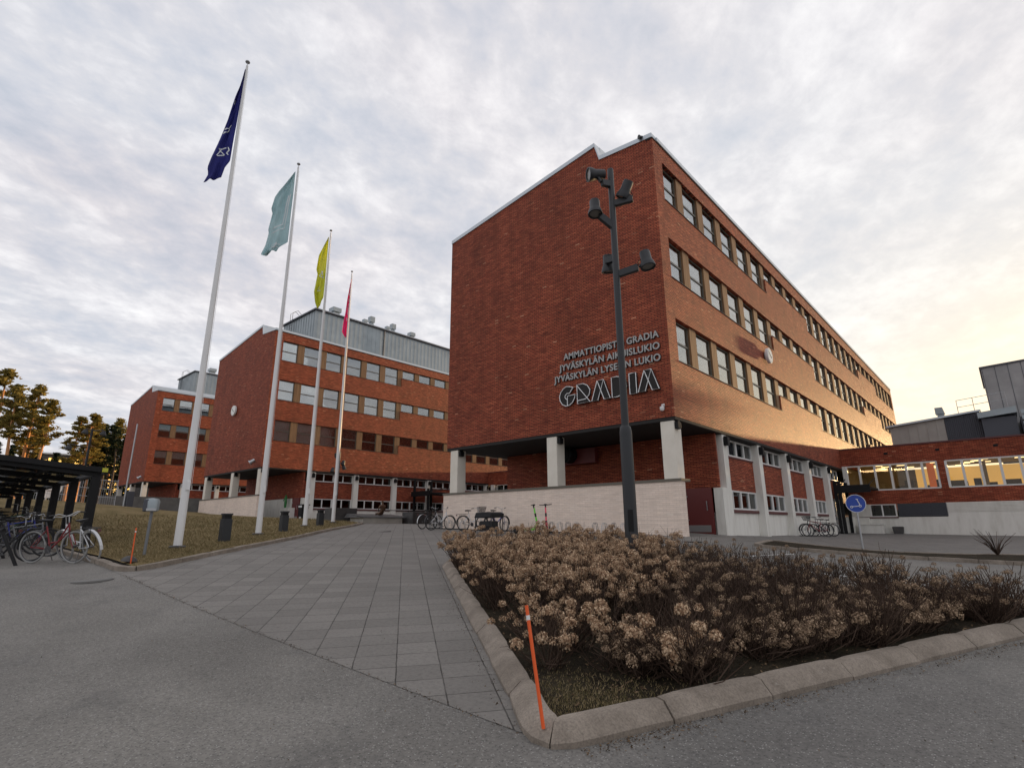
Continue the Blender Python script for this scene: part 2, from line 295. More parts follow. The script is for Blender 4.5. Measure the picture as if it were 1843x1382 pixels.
# ------------------------------------------------------------------ mesh helpers
def tag(o, label=None, cat=None, group=None, kind=None):
    if label: o['label'] = label
    if cat: o['category'] = cat
    if group: o['group'] = group
    if kind: o['kind'] = kind
    return o
def thing(name, label, cat, loc=(0, 0, 0), rz=0, group=None):
    o = bpy.data.objects.new(name, None); C.objects.link(o); o.location = loc; o.rotation_euler = (0, 0, rz); o.empty_display_size = .2
    return tag(o, label, cat, group)
class MB:
    def __init__(s): s.v = []; s.f = []; s.m = []; s.mats = []
    def mi(s, m):
        if m is None: return 0
        if m not in s.mats: s.mats.append(m)
        return s.mats.index(m)
    def add(s, vs, fs, m=None):
        b = len(s.v); s.v += [tuple(v) for v in vs]; k = s.mi(m)
        for f in fs: s.f.append(tuple(b + i for i in f)); s.m.append(k)
    def box(s, x0, x1, y0, y1, z0, z1, m=None):
        if x0 > x1: x0, x1 = x1, x0
        if y0 > y1: y0, y1 = y1, y0
        s.add([(x0, y0, z0), (x1, y0, z0), (x1, y1, z0), (x0, y1, z0), (x0, y0, z1), (x1, y0, z1), (x1, y1, z1), (x0, y1, z1)],
              [(0, 3, 2, 1), (4, 5, 6, 7), (0, 1, 5, 4), (1, 2, 6, 5), (2, 3, 7, 6), (3, 0, 4, 7)], m)
    def obox(s, c, ax, ay, az, hx, hy, hz, m=None):
        c = Vector(c); ax = Vector(ax).normalized() * hx; ay = Vector(ay).normalized() * hy; az = Vector(az).normalized() * hz
        P = [c + a * ax + b_ * ay + d * az for d in (-1, 1) for a, b_ in ((-1, -1), (1, -1), (1, 1), (-1, 1))]
        s.add(P, [(0, 3, 2, 1), (4, 5, 6, 7), (0, 1, 5, 4), (1, 2, 6, 5), (2, 3, 7, 6), (3, 0, 4, 7)], m)
    def prism(s, pts, d, m=None):
        d = Vector(d); n = len(pts); P = [Vector(p) for p in pts]; Q = [p + d for p in P]
        s.add(P + Q, [tuple(range(n))[::-1], tuple(range(n, 2 * n))] + [(i, (i + 1) % n, n + (i + 1) % n, n + i) for i in range(n)], m)
    def tube(s, pts, r, n=8, m=None, closed=False, cap=True):
        P = [Vector(p) for p in pts]; L = len(P); rr = r if isinstance(r, (list, tuple)) else [r] * L; vs = []; prev = None
        for i, p in enumerate(P):
            if closed: d = P[(i + 1) % L] - P[i - 1]
            else: d = P[min(i + 1, L - 1)] - P[max(i - 1, 0)]
            d.normalize()
            if prev is None: a = d.orthogonal().normalized()
            else:
                a = prev - d * prev.dot(d); a = a.normalized() if a.length > 1e-6 else d.orthogonal().normalized()
            prev = a; b_ = d.cross(a)
            for k in range(n): t = 2 * math.pi * k / n; vs.append(p + (a * math.cos(t) + b_ * math.sin(t)) * rr[i])
        fs = []
        for i in range(L if closed else L - 1):
            j = (i + 1) % L
            for k in range(n): fs.append((i * n + k, i * n + (k + 1) % n, j * n + (k + 1) % n, j * n + k))
        if cap and not closed: fs += [tuple(range(n))[::-1], tuple((L - 1) * n + k for k in range(n))]
        s.add(vs, fs, m)
    def lathe(s, prof, c=(0, 0, 0), axis=(0, 0, 1), n=20, m=None):
        ax = Vector(axis).normalized(); a = ax.orthogonal().normalized(); b_ = ax.cross(a); c = Vector(c); vs = []
        for r, h in prof:
            for k in range(n): t = 2 * math.pi * k / n; vs.append(c + ax * h + (a * math.cos(t) + b_ * math.sin(t)) * max(r, 1e-4))
        L = len(prof); fs = [(i * n + k, i * n + (k + 1) % n, (i + 1) * n + (k + 1) % n, (i + 1) * n + k) for i in range(L - 1) for k in range(n)]
        fs += [tuple(range(n))[::-1], tuple((L - 1) * n + k for k in range(n))]
        s.add(vs, fs, m)
    def build(s, name, m=None, parent=None, smooth=False, bevel=0):
        off = Vector((0, 0, 0))
        if parent is not None:
            p = parent
            while p is not None: off += p.location; p = p.parent
        if getattr(s, 'local', False): off = Vector((0, 0, 0))
        me = bpy.data.meshes.new(name)
        me.from_pydata([(v[0] - off.x, v[1] - off.y, v[2] - off.z) for v in s.v], [], s.f)
        if s.mats:
            for q in s.mats: me.materials.append(M[q])
            me.polygons.foreach_set('material_index', s.m)
        else: me.materials.append(M[m])
        bm = bmesh.new(); bm.from_mesh(me)
        if len(bm.verts) < 60000: bmesh.ops.recalc_face_normals(bm, faces=bm.faces)
        if bevel: bmesh.ops.bevel(bm, geom=[e for e in bm.edges if e.is_manifold and e.calc_face_angle(0) > .6], offset=bevel, segments=2, affect='EDGES', profile=.6)
        bm.to_mesh(me); bm.free()
        if smooth:
            me.polygons.foreach_set('use_smooth', [True] * len(me.polygons)); me.update()
            try: me.set_sharp_from_angle(angle=R(40))
            except Exception: pass
        o = bpy.data.objects.new(name, me); C.objects.link(o)
        if parent is not None: o.parent = parent
        return o
def one(name, m, parent, fn, smooth=False, bevel=0, local=False, **k):
    b = MB(); b.local = local; fn(b); o = b.build(name, m, parent, smooth, bevel)
    return tag(o, **k) if k else o
KIDS = {}
def copy_tree(o, parent=None):
    c = o.copy(); C.objects.link(c)
    if parent: c.parent = parent
    for ch in list(o.children): copy_tree(ch, c)
    return c
def struct(name, b, m, smooth=False): return tag(b.build(name, m, None, smooth), kind='structure')

# ------------------------------------------------------------------ terrain
CP = np.array([(0,0,-1.6),(-4,4.5,-1.25),(-8,8,-.955),(-5.5,9.5,-.96),(-2.5,6,-1.24),(-13,11,-.62),
(-4.4,24.6,-1.0),(-9,23.9,-.40),(-9,33.4,-.57),(-9,41.4,-.63),(-7.2,47.2,-.6),(.2,47.2,-.73),(15,47,-.85),
(0,12,-1.08),(6,12,-1.2),(12,25,-1.0),(0,25,-1.03),(7,0,-1.75),(6,-8,-1.95),(-6,-8,-1.8),(-20.3,4,-.56),(-12,0,-1.12),(-20,-5,-.85),(-16,2.6,-.79),
(-15.3,4.8,-.56),(-19.1,8.4,-.37),(-23,12.1,-.1),(-26.7,15.6,.09),
(-47.6,26,.63),(-47.6,38,.62),(-48.3,20.9,.6),(-61,20.9,1.45),(-86,27,2.0),(-38,30,.45),(-30,26,.25),(-22.2,19.3,-.09),(-14,19.3,-.25),(-8.95,19.3,-.38),
(-22,40,-.1),(-35,45,.4),(-49,7,1.85),(-35,5.5,.65),(-35,-10,.2),(-60,0,2.0),(-80,10,2.2),(-80,-20,2.2),(-50,-25,1.2),(-38,14,.75)], float)
def _U(r): r = np.maximum(r, 1e-9); return r * r * np.log(r)
_P = CP[:, :2] / 30; _A = _U(np.linalg.norm(_P[:, None] - _P[None], axis=2)) + .005 * np.eye(len(CP)); _Q = np.c_[np.ones(len(CP)), _P]
_W = np.linalg.solve(np.block([[_A, _Q], [_Q.T, np.zeros((3, 3))]]), np.r_[CP[:, 2], 0, 0, 0])
def tzn(x, y):
    x = np.atleast_1d(np.asarray(x, float)); y = np.atleast_1d(np.asarray(y, float)); X = np.c_[x.ravel(), y.ravel()] / 30
    z = _U(np.linalg.norm(X[:, None] - _P[None], axis=2)) @ _W[:-3] + _W[-3] + X @ _W[-2:]
    d = np.hypot(x.ravel() + 20, y.ravel() - 10); q = np.clip((d - 70) / 70, 0, 1); q = q * q * (3 - 2 * q)
    t = 1.0 - .012 * np.clip(x.ravel() + 20, -100, 120)
    return (z * (1 - q) + t * q).reshape(x.shape)
def tz(x, y): return float(tzn(x, y)[0])
def axis(lo, hi, st):
    near_ = list(np.arange(lo, hi + 1e-6, st)); a = []; s_ = st; p = lo
    while p > -1600: s_ *= 1.22; p -= s_; a.append(p)
    b_ = []; s_ = st; p = near_[-1]
    while p < 1600: s_ *= 1.22; p += s_; b_.append(p)
    return np.array(a[::-1] + near_ + b_)
XS = axis(-62, 16, .6); YS = axis(-10, 56, .6)
GX, GY = np.meshgrid(XS, YS, indexing='ij'); GZ = tzn(GX, GY)
nx, ny = GX.shape
gb = MB(); gb.v = list(zip(GX.ravel().tolist(), GY.ravel().tolist(), GZ.ravel().tolist()))
for i in range(nx - 1):
    for j in range(ny - 1):
        a = i * ny + j; gb.f += [(a, a + ny, a + ny + 1), (a, a + ny + 1, a + 1)]
gb.m = [0] * len(gb.f)
struct('ground', gb, 'asphalt', True)
def gz(x, y):
    # height on the triangulated sheet itself
    i = int(np.clip(np.searchsorted(XS, x) - 1, 0, nx - 2)); j = int(np.clip(np.searchsorted(YS, y) - 1, 0, ny - 2))
    u = (x - XS[i]) / (XS[i + 1] - XS[i]); v = (y - YS[j]) / (YS[j + 1] - YS[j])
    a, b_, c_, d_ = GZ[i, j], GZ[i + 1, j], GZ[i + 1, j + 1], GZ[i, j + 1]
    return float(a + u * (b_ - a) + v * (c_ - b_)) if u >= v else float(a + v * (d_ - a) + u * (c_ - d_))
def clip_tri(poly, tri):
    for k in range(3):
        ax, ay = tri[k]; bx, by = tri[(k + 1) % 3]; out = []
        if not poly: return poly
        def sd_(p): return (bx - ax) * (p[1] - ay) - (by - ay) * (p[0] - ax)
        for q in range(len(poly)):
            p0, p1 = poly[q], poly[(q + 1) % len(poly)]; s0, s1 = sd_(p0), sd_(p1)
            if s0 >= 0: out.append(p0)
            if (s0 >= 0) != (s1 >= 0): t = s0 / (s0 - s1); out.append((p0[0] + t * (p1[0] - p0[0]), p0[1] + t * (p1[1] - p0[1])))
        poly = out
    return poly
def overlay(name, pts, m, lift, smooth=True):
    b = MB(); V3 = [Vector((p[0], p[1], 0)) for p in pts]
    for t3 in geometry.tessellate_polygon([V3]):
        tri = [(V3[i].x, V3[i].y) for i in t3]
        if (tri[1][0] - tri[0][0]) * (tri[2][1] - tri[0][1]) - (tri[1][1] - tri[0][1]) * (tri[2][0] - tri[0][0]) < 0: tri = tri[::-1]
        x0, x1 = min(p[0] for p in tri), max(p[0] for p in tri); y0, y1 = min(p[1] for p in tri), max(p[1] for p in tri)
        for i in range(max(0, np.searchsorted(XS, x0) - 1), min(nx - 1, np.searchsorted(XS, x1) + 1)):
            for j in range(max(0, np.searchsorted(YS, y0) - 1), min(ny - 1, np.searchsorted(YS, y1) + 1)):
                q = [(XS[i], YS[j]), (XS[i + 1], YS[j]), (XS[i + 1], YS[j + 1]), (XS[i], YS[j + 1])]
                for c3 in ((q[0], q[1], q[2]), (q[0], q[2], q[3])):
                    pl = clip_tri(list(c3), tri)
                    ar = sum(pl[z_][0] * pl[(z_ + 1) % len(pl)][1] - pl[(z_ + 1) % len(pl)][0] * pl[z_][1] for z_ in range(len(pl))) if len(pl) >= 3 else 0
                    if abs(ar) > 1e-5: b.add([(p[0], p[1], gz(p[0], p[1]) + lift) for p in pl], [tuple(range(len(pl)))])
    me_o = b.build(name, m, None, False)
    bm = bmesh.new(); bm.from_mesh(me_o.data); bmesh.ops.remove_doubles(bm, verts=bm.verts, dist=.0004)
    for f in bm.faces:
        f.normal_update()
        if f.normal.z < 0: f.normal_flip()
    bm.to_mesh(me_o.data); bm.free()
    if smooth: me_o.data.polygons.foreach_set('use_smooth', [True] * len(me_o.data.polygons))
    return tag(me_o, kind='structure')
def inset(pts, d):
    n_ = len(pts); A = sum(pts[i][0] * pts[(i + 1) % n_][1] - pts[(i + 1) % n_][0] * pts[i][1] for i in range(n_)); sg = 1 if A > 0 else -1; out = []
    for i in range(n_):
        a, b_, c_ = Vector(pts[i - 1]), Vector(pts[i]), Vector(pts[(i + 1) % n_]); u, v = (b_ - a).normalized(), (c_ - b_).normalized()
        nn = (Vector((-u.y, u.x)) + Vector((-v.y, v.x))) * sg; nn.normalize(); k = max(.45, nn.dot(Vector((-u.y, u.x)) * sg)); out.append((b_.x + nn.x * d / k, b_.y + nn.y * d / k))
    return out
BED = [(-9.60, 8.35), (-3.25, 3.56), (-2.92, 3.28), (-2.70, 3.11), (-2.52, 3.05), (-2.38, 3.12), (-2.27, 3.35), (-2.12, 3.71), (.08, 9.0), (.2, 9.4), (.16, 9.8), (-.15, 10.1), (-.8, 10.3), (-7.2, 11.5), (-8.6, 11.3), (-9.6, 10.2), (-9.95, 9.2), (-9.9, 8.7)]
LAWN = [(-13.10, 3.36), (-13.45, 3.95), (-14.0, 4.75), (-14.9, 5.9), (-16.3, 7.25), (-18.0, 8.9), (-25.7, 16.1), (-28.6, 18.5), (-29.6, 18.9), (-31.0, 19.0), (-47.4, 19.2), (-61.4, 20.6), (-62.0, 12), (-60.0, 4.5), (-50, 3.4), (-20, 3.36)]
STRIP = [(-6.75, 21.9), (-6.1, 18.3), (-5.6, 17.9), (.5, 18.9), (14, 20.5), (14, 26.5), (.5, 24.7)]
overlay('plaza_paving', [(-30, 3.15), (-2.45, 3.15), (-2.45, 3.6), (-9.6, 10.4), (-7.6, 15.5), (-7.2, 22.5), (-8.9, 23.2), (-9.1, 24), (-9.1, 60), (-50, 60), (-50, 15)], 'paving', .004)
overlay('pavement', [(-9.2, 24.2), (-7.0, 22.3), (14, 26.9), (30, 28.5), (30, 47.4), (-9.2, 47.4)], 'paving_fine', .004)
overlay('bed_soil', inset(BED, .13), 'soil', .085); overlay('strip_soil', inset(STRIP, .07), 'soil', .07); overlay('lawn_ground', inset(LAWN, .07), 'lawn', .075)
for a, b_, c_, d_ in (((-4.3, 12.9), (-2.4, 12.5), .06, 0), ((-2.3, 12.48), (-.6, 12.1), .06, 0), ((-5.2, 14.9), (-4.6, 16.6), .06, 0)):
    u = Vector((b_[0] - a[0], b_[1] - a[1])).normalized(); n_ = Vector((-u.y, u.x)) * c_
    overlay('road_marking', [(a[0] + n_.x, a[1] + n_.y), (a[0] - n_.x, a[1] - n_.y), (b_[0] - n_.x, b_[1] - n_.y), (b_[0] + n_.x, b_[1] + n_.y)], 'road_paint', .005)

def kerb(name, line, closed, side, prof, step=1.0, gap=.012, zoff=0):
    pts = [Vector((p[0], p[1])) for p in line]
    if closed: pts.append(pts[0])
    seg = []; L = [0]
    for a, b_ in zip(pts, pts[1:]): L.append(L[-1] + (b_ - a).length)
    def at(s):
        s = min(max(s, 0), L[-1] - 1e-6); k = max(i for i in range(len(L) - 1) if L[i] <= s + 1e-9); t = (s - L[k]) / (L[k + 1] - L[k])
        return pts[k].lerp(pts[k + 1], t)
    def tang(s): d = at(s + .12) - at(s - .12); return d.normalized()
    b = MB(); n = round(L[-1] / step); st = L[-1] / n
    for k in range(n):
        s0 = k * st + gap / 2; s1 = (k + 1) * st - gap / 2; ss = np.linspace(s0, s1, 7); vs = []; jz = random.uniform(-.006, .006); jo = random.uniform(-.006, .006)
        for q, s in enumerate(ss):
            p = at(s); t = tang(s); nn = Vector((-t.y, t.x)) * side; e = .008 if q in (0, 6) else 0
            for (o_, h_) in prof:
                x, y = p.x + nn.x * (o_ + jo + (e if o_ < .1 else -e)), p.y + nn.y * (o_ + jo + (e if o_ < .1 else -e)); vs.append((x, y, gz(x, y) + h_ - (e if h_ > 0 else 0) + jz))
        m_ = len(prof); fs = [(a * m_ + c1, a * m_ + (c1 + 1) % m_, (a + 1) * m_ + (c1 + 1) % m_, (a + 1) * m_ + c1) for a in range(6) for c1 in range(m_)]
        fs += [tuple(range(m_))[::-1], tuple(6 * m_ + i for i in range(m_))]
        b.add(vs, fs)
    return struct(name, b, 'kerbstone', True)
prof = [(0, -.1), (0, .036), (.010, .044), (.085, .112), (.112, .126), (.195, .128), (.203, .120), (.203, -.1)]
prof2 = [(0, -.1), (0, .08), (.015, .095), (.13, .098), (.14, .09), (.14, -.1)]
kerb('bed_kerb', BED, True, 1, prof)
kerb('lawn_kerb', [(-20.2, 3.3), (-13.6, 3.3), (-13.25, 3.4), (-13.3, 3.7), (-14.0, 4.75), (-14.9, 5.9), (-16.3, 7.25), (-18.0, 8.9), (-25.7, 16.1), (-28.4, 18.4), (-29.4, 18.9), (-31, 19.05), (-34, 19.1)][::-1], False, 1, prof2)
kerb('strip_kerb', STRIP, True, -1, prof2)

# ------------------------------------------------------------------ brick school blocks
def window(parent, dx, dy, dz, y0, y1, z0, z1, tall, blind, xf, pw='dark_frame', cover=None):
    """window in a facade facing +x, pane plane at x = xf"""
    b = MB(); t = .06; x0, x1 = xf - .05, xf + .03
    b.box(x0, x1, y0, y0 + t, z0, z1); b.box(x0, x1, y1 - t, y1, z0, z1); b.box(x0, x1 - .001, y0 + t, y1 - t, z0, z0 + t); b.box(x0, x1 - .001, y0 + t, y1 - t, z1 - t, z1)
    zt = None
    if tall: zt = z0 + (z1 - z0) * .47; b.box(x0, x1 - .003, y0 + t, y1 - t, zt, zt + .085)
    o = b.build('window', pw, parent)
    g = MB(); g.box(xf - .012, xf - .004, y0 + t, y1 - t, z0 + t, z1 - t); g.build('pane', 'glass', o)
    if blind > 0:
        g = MB(); zb = z1 - t - (z1 - z0 - 2 * t) * blind; g.box(xf - .085, xf - .075, y0 + .05, y1 - .05, zb, z1 - .03); g.build('blind', 'blind', o)
    return o
def school(dx, dy, dz, nwin, length, label, blinds, npil, gzf, penthouse=False, lights=()):
    W = 13.1; X1 = -9.0 + dx; X0 = X1 - W; Y0 = 19.37 + dy; Y1 = Y0 + length; Z0 = 4.05 + dz
    T = thing('brick_building', label, 'school building', (X1, Y0, gzf(X1, Y0)))
    ztop = 16.62 + dz; wl = MB()
    # front (gable) wall with stepped roof line
    e = .32; roof = [(X0, 16.28 + dz), (X1 - 2.95, 17.66 + dz), (X1 - 2.72, 16.82 + dz), (X1, 16.62 + dz)]
    wl.prism([(X0, Y0, Z0), (X1, Y0, Z0)] + [(x, Y0, z) for x, z in roof[::-1]], (0, e, 0))
    wl.prism([(X0, Y1 - e, Z0), (X1, Y1 - e, Z0)] + [(x, Y1 - e, z) for x, z in roof[::-1]], (0, e, 0))
    wl.box(X0, X0 + e, Y0 + e, Y1 - e, Z0, 16.28 + dz)
    # right facade: courses of brick between the stepped window bands
    segs = [(.80, 14.3, 1), (14.3, 23.62, 0), (23.62, 41.75, 1), (41.75, 51.1, 0), (51.1, 62.45, 1)]
    heads = [6.435 + 1.88 + 3.7125 * i for i in range(3)]; sills = [6.435 + 3.7125 * i for i in range(3)]
    xa, xb = X1 - e, X1; ys = Y0 + e; ye = Y1 - e
    last = Z0
    for i in range(3):
        wl.box(xa, xb, ys, ye, last, sills[i] + dz); s, h = sills[i] + dz, heads[i] + dz
        for a, c_, tall in segs:
            a2 = max(Y0 + a, ys); c2 = min(Y0 + c_, ye)
            if a2 >= c2: continue
            if not tall: wl.box(xa, xb, a2, c2, s, s + .93)
        wl.box(xa, xb, ys, Y0 + .80, s, h)
        if Y0 + 62.45 < ye: wl.box(xa, xb, Y0 + 62.45, ye, s, h)
        last = h
    wl.box(xa, xb, ys, ye, last, ztop)
    wl.build('wall', 'brick', T)
    # roof, coping
    rf = MB(); 
    rf.prism([(X0 + e, ys, 16.1 + dz), (X1 - 2.95, ys, 17.5 + dz), (X1 - 2.72, ys, 16.66 + dz), (X1 - e, ys, 16.46 + dz), (X1 - e, ys, 16.2 + dz), (X0 + e, ys, 15.9 + dz)], (0, ye - ys, 0))
    rf.build('roof', 'roofing', T)
    cp = MB(); ov = .05
    for (xa_, za_), (xb_, zb_) in zip(roof, roof[1:]):
        cp.prism([(xa_, Y0 - ov, za_ - .02), (xb_, Y0 - ov, zb_ - .02), (xb_, Y0 - ov, zb_ + .19), (xa_, Y0 - ov, za_ + .19)], (0, e + .1, 0))
    cp.prism([(X1 - 2.95, Y0 + e + .05, 17.68 + dz), (X1 - 2.72, Y0 + e + .05, 16.85 + dz), (X1 - 2.72, Y0 + e + .05, 16.9 + dz), (X1 - 2.93, Y0 + e + .05, 17.85 + dz)], (0, ye - ys, 0))
    cp.box(X1 - .34, X1 + .05, Y0 + .06 + e, Y1 + .05, ztop - .02, ztop + .17)
    cp.box(X0 - .05, X0 + .34, Y0 + .06 + e, Y1 + .05, 16.26 + dz, 16.46 + dz)
    cp.build('coping', 'coping', T)
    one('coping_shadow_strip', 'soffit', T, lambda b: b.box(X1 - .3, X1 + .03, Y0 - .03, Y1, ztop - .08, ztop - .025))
    # room volume behind the bands
    one('interior_wall', 'room', T, lambda b: (b.box(X1 - 5, X1 - 4.9, ys, ye, Z0 + .2, 16.1 + dz), [b.box(X1 - 4.9, X1 - e - .01, ys, ye, h + dz + .35, h + dz + .55) for h in heads]))
    # soffit, and a thin metal drip along the underside edge
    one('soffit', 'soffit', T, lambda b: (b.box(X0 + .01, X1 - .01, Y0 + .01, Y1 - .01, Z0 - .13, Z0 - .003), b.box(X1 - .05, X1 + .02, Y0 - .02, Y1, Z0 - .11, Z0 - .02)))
    # wooden piers + windows
    win = []; cnt = 0
    for i in range(3):
        s, h = sills[i] + dz, heads[i] + dz
        for a, c_, tall in segs:
            for k in range(nwin + 1):
                ya = Y0 + .64 + 2.305 * k; yb = ya + 1.665
                if ya + .3 < Y0 + a or yb > Y0 + c_ + .2: continue
                zlo = s if tall else s + .93
                y0w = max(ya, Y0 + .80)
                if k < nwin: win.append((i, k, tall, y0w, yb, zlo, h))
                if yb < Y0 + c_ - .02:
                    one('wood_panel', 'wood_board', T, lambda b: b.box(xa + .02, xb - .085, yb, min(yb + .64, Y0 + c_), zlo, h))
                if k and ya < Y0 + a + .3 and ya > Y0 + a + .01: one('wood_panel', 'wood_board', T, lambda b: b.box(xa + .02, xb - .085, Y0 + a, ya, zlo, h))
    for (i, k, tall, ya, yb, z0, z1) in win:
        bl = blinds(i, k); window(T, dx, dy, dz, ya, yb, z0 + .02, z1 - .03, tall, bl, X1 - .20, 'bronze_frame')
        if (i, k) in lights:
            one('ceiling_lamp', 'lamp_glow', T, lambda b: b.lathe([(.0, 0), (.16, 0), (.16, .05), (0, .05)], (X1 - 1.1, (ya + yb) / 2 - .3, z1 - .22), (0, 0, 1), 12))
    # sills: thin dark metal drip under every band
    sl = MB()
    for i in range(3):
        for a, c_, tall in segs:
            zs = sills[i] + dz + (0 if tall else .93); sl.box(X1 - .19, X1 + .035, Y0 + a, min(Y0 + c_, Y1), zs, zs + .018)
    sl.build('sill', 'dark_frame', T)
    # lower storeys -------------------------------------------------
    zg = min(gzf(X1, Y0 + q) for q in (0, 5, 15, 27)) - 1.0
    yb0 = Y0 + 4.03; lw = MB(); xl = X0 + .72; xp = X1 - .36
    lw.box(xl, xp, yb0, yb0 + .3, 1.58 + dz, Z0 - .13); lw.box(xl, xl + .3, yb0 + .3, Y1, zg, Z0 - .13)
    z1a, z1b, z2a, z2b = .70 + dz, 1.54 + dz, 3.13 + dz, 3.88 + dz
    lw.box(xp - .3, xp, yb0 + .3, Y1, 1.54 + dz + .02, 3.13 + dz - .02)
    lw.box(X1 - .36, X1 - .12, yb0, yb0 + .12, 1.58 + dz, Z0 - .13)
    lw.build('lower_wall', 'brick', T)
    pl = MB(); pl.box(xl, xp - .6, yb0 + .02, yb0 + .28, zg, 1.58 + dz); pl.box(xp - .3, xp - .02, yb0 + .3, Y1, zg, z1a - .16)
    pl.box(xp - .05, X1 - .02, yb0 + .04, yb0 + .6, zg, 1.57 + dz); pl.box(xp - 1.75, xp - 1.5, yb0 - .03, yb0 + .02, zg, 1.57 + dz)
    pl.build('plinth', 'plaster', T)
    one('lower_sill', 'sill_red', T, lambda b: (b.box(xp - .3, xp + .06, yb0 + .6, Y1, z1a - .15, z1a - .02), b.box(xp - .3, xp + .035, yb0 + .6, Y1, z2a - .09, z2a - .025)))
    one('lower_interior', 'room_dark', T, lambda b: (b.box(xp - 4, xp - 3.9, yb0 + .3, Y1, zg, Z0 - .2), b.box(xp - 3.9, xp - .31, yb0 + .3, Y1, 2.2 + dz, 2.3 + dz)))
    for k in range(npil):
        yp = Y0 + 4.63 + 4.61 * k
        one('pilaster', 'plaster', T, lambda b: b.box(X1 - .5, X1 - .03, yp, yp + .52, zg, Z0 - .135), bevel=.012)
        one('wall_lamp', 'black_metal', T, lambda b: (b.box(X1 - .03, X1 + .17, yp + .10, yp + .36, Z0 - .62, Z0 - .26), b.box(X1 - .03, X1 + .12, yp + .18, yp + .28, Z0 - .26, Z0 - .2)), bevel=.01)
        ya, yb = yp + .52, yp + 4.61
        for (za, zb) in ((z1a, z1b), (z2a, z2b)):
            b = MB(); n = 4; wv = (yb - ya) / n; x0, x1 = xp - .12, xp - .02
            b.box(x0, x1, ya, yb, za - .02, za + .06); b.box(x0, x1, ya, yb, zb - .06, zb + .02)
            for q in range(n + 1):
                yy = ya + wv * q; hw = .05 if q in (0, n) else (.075 if q == 2 else .045)
                b.box(x0, x1 + .004, max(ya, yy - hw), min(yb, yy + hw), za + .06, zb - .06)
            o = b.build('window', 'white_frame', T)
            one('pane', 'glass_dark', o, lambda b: b.box(x0 + .03, x0 + .04, ya, yb, za, zb))
            if random.random() < .8:
                q = random.randrange(4); one('curtain', 'curtain', o, lambda b: b.box(x0 - .12, x0 - .1, ya + wv * q + .05, ya + wv * (q + 1), za, zb))
    # front columns on the low wall
    for xc in (0, -5.65, -12.2):
        one('column', 'column_paint', T, lambda b: b.box(X1 + xc - .64, X1 + xc - .08, Y0 + .03, Y0 + .62, 1.6 + dz, Z0 - .135), bevel=.015)
        one('wall_lamp', 'black_metal', T, lambda b: (b.box(X1 + xc - .08, X1 + xc + .07, Y0 + .08, Y0 + .36, Z0 - .46, Z0 - .2), b.box(X1 + xc - .08, X1 + xc + .05, Y0 + .15, Y0 + .28, Z0 - .2, Z0 - .14)), bevel=.01)
    one('parapet_wall', 'cream_brick', T, lambda b: b.box(X0 - .12, X1 + .06, Y0 - .06, Y0 + .28, zg, 1.60 + dz))
    one('parapet_cap', 'bronze_frame', T, lambda b: b.box(X0 - .15, X1 + .10, Y0 - .10, Y0 + .66, 1.602 + dz, 1.70 + dz))
    # door under the overhang
    d = one('door', 'door_red', T, lambda b: (b.box(xp - 1.42, xp - .12, yb0 - .06, yb0 + .05, zg, 1.575 + dz)))
    zb = gzf(xp - .7, yb0)
    one('kick_plate', 'steel', d, lambda b: b.box(xp - 1.24, xp - .26, yb0 - .075, yb0 - .061, zb + .06, zb + .34))
    one('handle', 'steel', d, lambda b: (b.box(xp - .36, xp - .33, yb0 - .12, yb0 - .09, zb + .95, zb + 1.35), b.box(xp - .36, xp - .33, yb0 - .1, yb0 - .06, zb + .97, zb + 1.0), b.box(xp - .36, xp - .33, yb0 - .1, yb0 - .06, zb + 1.3, zb + 1.33)))
    for zh in (.55, 1.55): one('hinge', 'steel', d, lambda b: (b.box(xp - 1.32, xp - 1.2, yb0 - .09, yb0 - .062, zb + zh, zb + zh + .03), b.box(xp - 1.3, xp - 1.27, yb0 - .09, yb0 - .062, zb + zh - .06, zb + zh + .09)))
    if penthouse:
        px1, py0, pz1 = X1 - 3.0, Y0 + 5.2, 20.98 + dz
        ph = MB(); ph.box(px1 - 7.2, px1, py0, Y1 - 4, 16 + dz, pz1); o = ph.build('roof_plant_room', 'zinc', T)
        rb = MB()
        for q in range(int((Y1 - 4 - py0) / .55)): yy = py0 + .3 + q * .55; rb.box(px1, px1 + .014, yy, yy + .02, 16 + dz, pz1)
        for q in range(13): xx = px1 - .3 - q * .55; rb.box(xx, xx + .03, py0 - .035, py0, 16 + dz, pz1)
        rb.build('seam', 'zinc', o)
        one('gutter', 'dark_sheet', o, lambda b: (b.box(px1 - 7.4, px1 + .22, py0 - .2, Y1 - 3.8, pz1, pz1 + .13), b.tube([(px1 + .1, py0 + 8.5, pz1), (px1 + .1, py0 + 8.5, 17 + dz)], .06)))
        one('roof_edge', 'coping', o, lambda b: b.box(px1 - 7.3, px1 + .14, py0 - .13, Y1 - 3.9, pz1 + .131, pz1 + .22))
        for (yy, sz, hh, xo) in ((2.6, .5, .95, .8), (6.3, .24, .7, .7), (7.3, .3, 1.35, .9), (9.4, .24, .7, .7), (10.3, .28, 1.3, .9), (13.0, .36, .9, .8)):
            one('roof_vent', 'zinc', T, lambda b: (b.box(px1 - xo - sz * .8, px1 - xo + sz * .8, py0 + yy - sz * .8, py0 + yy + sz * .8, pz1 + .2, pz1 + .2 + hh * .35), b.box(px1 - xo - sz * .6, px1 - xo + sz * .6, py0 + yy - sz * .6, py0 + yy + sz * .6, pz1 + .2 + hh * .35, pz1 + .2 + hh * .5), b.box(px1 - xo - sz, px1 - xo + sz, py0 + yy - sz, py0 + yy + sz, pz1 + .2 + hh * .5, pz1 + .2 + hh)), bevel=.02)
